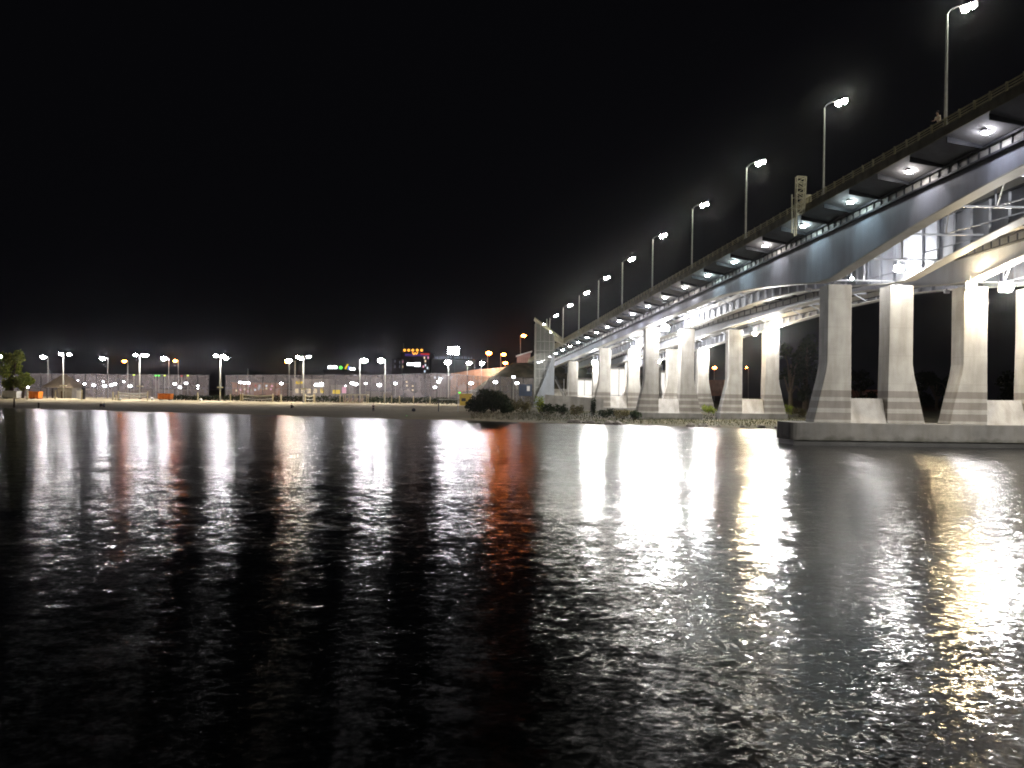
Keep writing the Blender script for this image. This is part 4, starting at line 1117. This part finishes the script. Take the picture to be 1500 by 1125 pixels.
for px, d, yt, w_, sd in ((1158, 205, 505, 12, 1), (1180, 215, 490, 14, 2), (1208, 230, 500, 14, 3), (1262, 235, 545, 14, 4), (1372, 240, 545, 16, 6), (1395, 230, 535, 14, 7), (1345, 250, 560, 14, 8), (1480, 240, 540, 14, 9)):
    tree(px, d, yt, w_, {1158: 'dark tree just right of the grass plinth pier', 1180: 'tallest dark tree left of the near river columns', 1208: 'dark tree half behind the leftmost river column', 1262: 'dark tree seen between the first two river columns', 1372: 'dark tree seen left of the third river column', 1395: 'dark tree close to the third river column', 1345: 'low dark tree below the orange lamp behind the river pier', 1480: 'dark tree seen between the third and fourth river columns'}[px],
         'leaf_dark', .2, 1500, .7, cl=10, seed=sd, group='dark trees on the right bank')
def bush(px, d, y_top, w, label, mat, n=400, size=.35, cl=6, group='shrubs on the bank'):
    b = gp(px, d); H = W(px, y_top, d).z-b.z
    r = thing('shrub', label, 'shrub', b, group); rr = random.Random(int(px*10))
    cr = MB(); st = MB()
    for k in range(cl):
        c = b+Vector((rr.uniform(-.36, .36)*w, rr.uniform(-.3, .3)*w, H*rr.uniform(.3, .66)))
        leaves(cr, c, w*.25, w*.25, H*.34, n//cl, size, .1)
        st.tube([b, c], .05, 5, .02)
    cr.build('foliage', M[mat], r); st.build('stem', M['bark'], r)
bush(700, 157, 578, 4.6, 'left lobe of the big dark round bush on the sand', 'leaf_dark', 1800, .32, 9)
bush(723, 158, 567.5, 6.4, 'big dark round bush on the sand', 'leaf_dark', 3600, .34, 14)
bush(740, 155, 590, 3.2, 'low dark right lobe of the big round bush', 'leaf_dark', 900, .3, 6)
for px, d, yt, w_, m_, lab in ((757, 160, 584, 3.2, 'leaf_brown', 'dry shrub just right of the big dark bush'), (771, 156, 586, 3.0, 'leaf_brown', 'brownish shrub in front of the notice board'), (791, 158, 577, 2.4, 'leaf_olive', 'upright green shrub before the white sail panel'),
    (803, 153, 589, 3.6, 'leaf_dark', 'dark low shrub below the white sail panel'), (824, 150, 590, 3.4, 'leaf_dark', 'dark shrub before the pale low wall'), (846, 146, 592, 3.2, 'leaf_brown', 'dry shrub before the pale low wall'), (869.5, 145, 580, 1.0, 'leaf_dark', 'thin dark upright shrub at the leftmost column foot'),
    (888, 141, 597, 3.4, 'leaf_dark', 'dark shrub below the bank pier columns'), (912, 139, 597, 3.6, 'leaf_brown', 'dry shrub between the bank pier and the stepped pier'), (930, 137, 600, 2.4, 'leaf_dark', 'low dark shrub touching the stepped pier'),
    (1150, 150, 588, 3.0, 'leaf_olive', 'green shrub right of the grass plinth pier'), (1170, 148, 594, 2.6, 'leaf_brown', 'dry shrub beside the long river footing'), (1038, 158, 592, 2.6, 'leaf_olive', 'green shrub between the stepped pier and the grass plinth pier')):
    bush(px, d, yt, w_, lab, m_, 420, .28)
gm_ = MB()
for _ in range(5000):
    px = R.uniform(690, 1200); X = (px-750)/F*130; Y = 131-.36*X+R.uniform(3, 34) ; X = (px-750)/F*Y
    z = ground(X, Y)
    if z < .15: continue
    h = R.uniform(.15, .55); a = R.uniform(0, PI); s = Vector((math.cos(a), math.sin(a), 0))*.05; ln = Vector((R.gauss(0, .12), R.gauss(0, .12), h))
    gm_.add([Vector((X, Y, z))-s, Vector((X, Y, z))+s, Vector((X, Y, z))+ln], [(0, 1, 2)])
o = gm_.build('grass', M['grass']); o['kind'] = 'stuff'; 
rocks = [(838, 'pale'), (846, ''), (858, ''), (866, ''), (879, ''), (893, ''), (905, ''), (1012, ''), (1030, ''), (1052, ''), (1088, ''), (1116, ''), (1140, '')]
for i, (px, _) in enumerate(rocks):
    Y = 126.0
    for _k in range(20): X = (px-750)/F*Y; Y = 131-.36*X+1.2
    s = R.uniform(.35, .75); m = MB().ell((X, Y, .1), s*1.3, s, s*.8, 8, 5)
    rr = random.Random(i)
    for v in m.v: v += Vector((rr.uniform(-.12, .12), rr.uniform(-.12, .12), rr.uniform(-.1, .1)))
    tag(m.build('shore_rock', M['rock']), 'grey rock at the water edge below the bridge, %s from the left' % nth(i), 'rock', 'rocks at the water edge')

# ------------------------------------------------------------------ thin volume added to give the lamps a lens-like glow
hz = MB().box((-720, -130, -4.2), (720, 2600, 46))
m, t, o = nt('lens_glow_volume'); v = N(t, 'ShaderNodeVolumePrincipled'); v.inputs['Density'].default_value = .00007; v.inputs['Anisotropy'].default_value = .97; v.inputs['Color'].default_value = (.92, .93, 1, 1)
t.links.new(v.outputs[0], o.inputs['Volume'])
setting(hz.build('glow_haze', m), 'stuff')

# ------------------------------------------------------------------ night sky, camera
wd = bpy.data.worlds.new('World'); S.world = wd; wd.use_nodes = True
t = wd.node_tree; bg = t.nodes['Background']
bg.inputs['Color'].default_value = (.0018, .0018, .0024, 1); bg.inputs['Strength'].default_value = 1.0
cam = bpy.data.cameras.new('camera'); cam.lens = F/1500*36; cam.sensor_width = 36; cam.clip_end = 6000; cam.clip_start = .1
cam.shift_y = (HY-CY)/1500
co = bpy.data.objects.new('camera', cam); COL.objects.link(co)
co.matrix_world = Matrix.Translation((0, 0, EYE)) @ Matrix.Rotation(PI/2, 4, 'X') @ Matrix.Rotation(ROLL, 4, 'Z')
S.camera = co
S.view_settings.view_transform = 'Standard'; S.view_settings.look = 'None'; S.view_settings.exposure = 0; S.view_settings.gamma = 1
S.render.engine = 'CYCLES'
c = S.cycles
c.use_denoising = True; c.denoising_prefilter = 'NONE'; c.max_bounces = 6; c.diffuse_bounces = 3; c.glossy_bounces = 3; c.transparent_max_bounces = 16; c.transmission_bounces = 2
c.caustics_reflective = False; c.caustics_refractive = False; c.sample_clamp_indirect = 8; c.blur_glossy = 0; c.filter_width = 1.9
c.use_light_tree = True
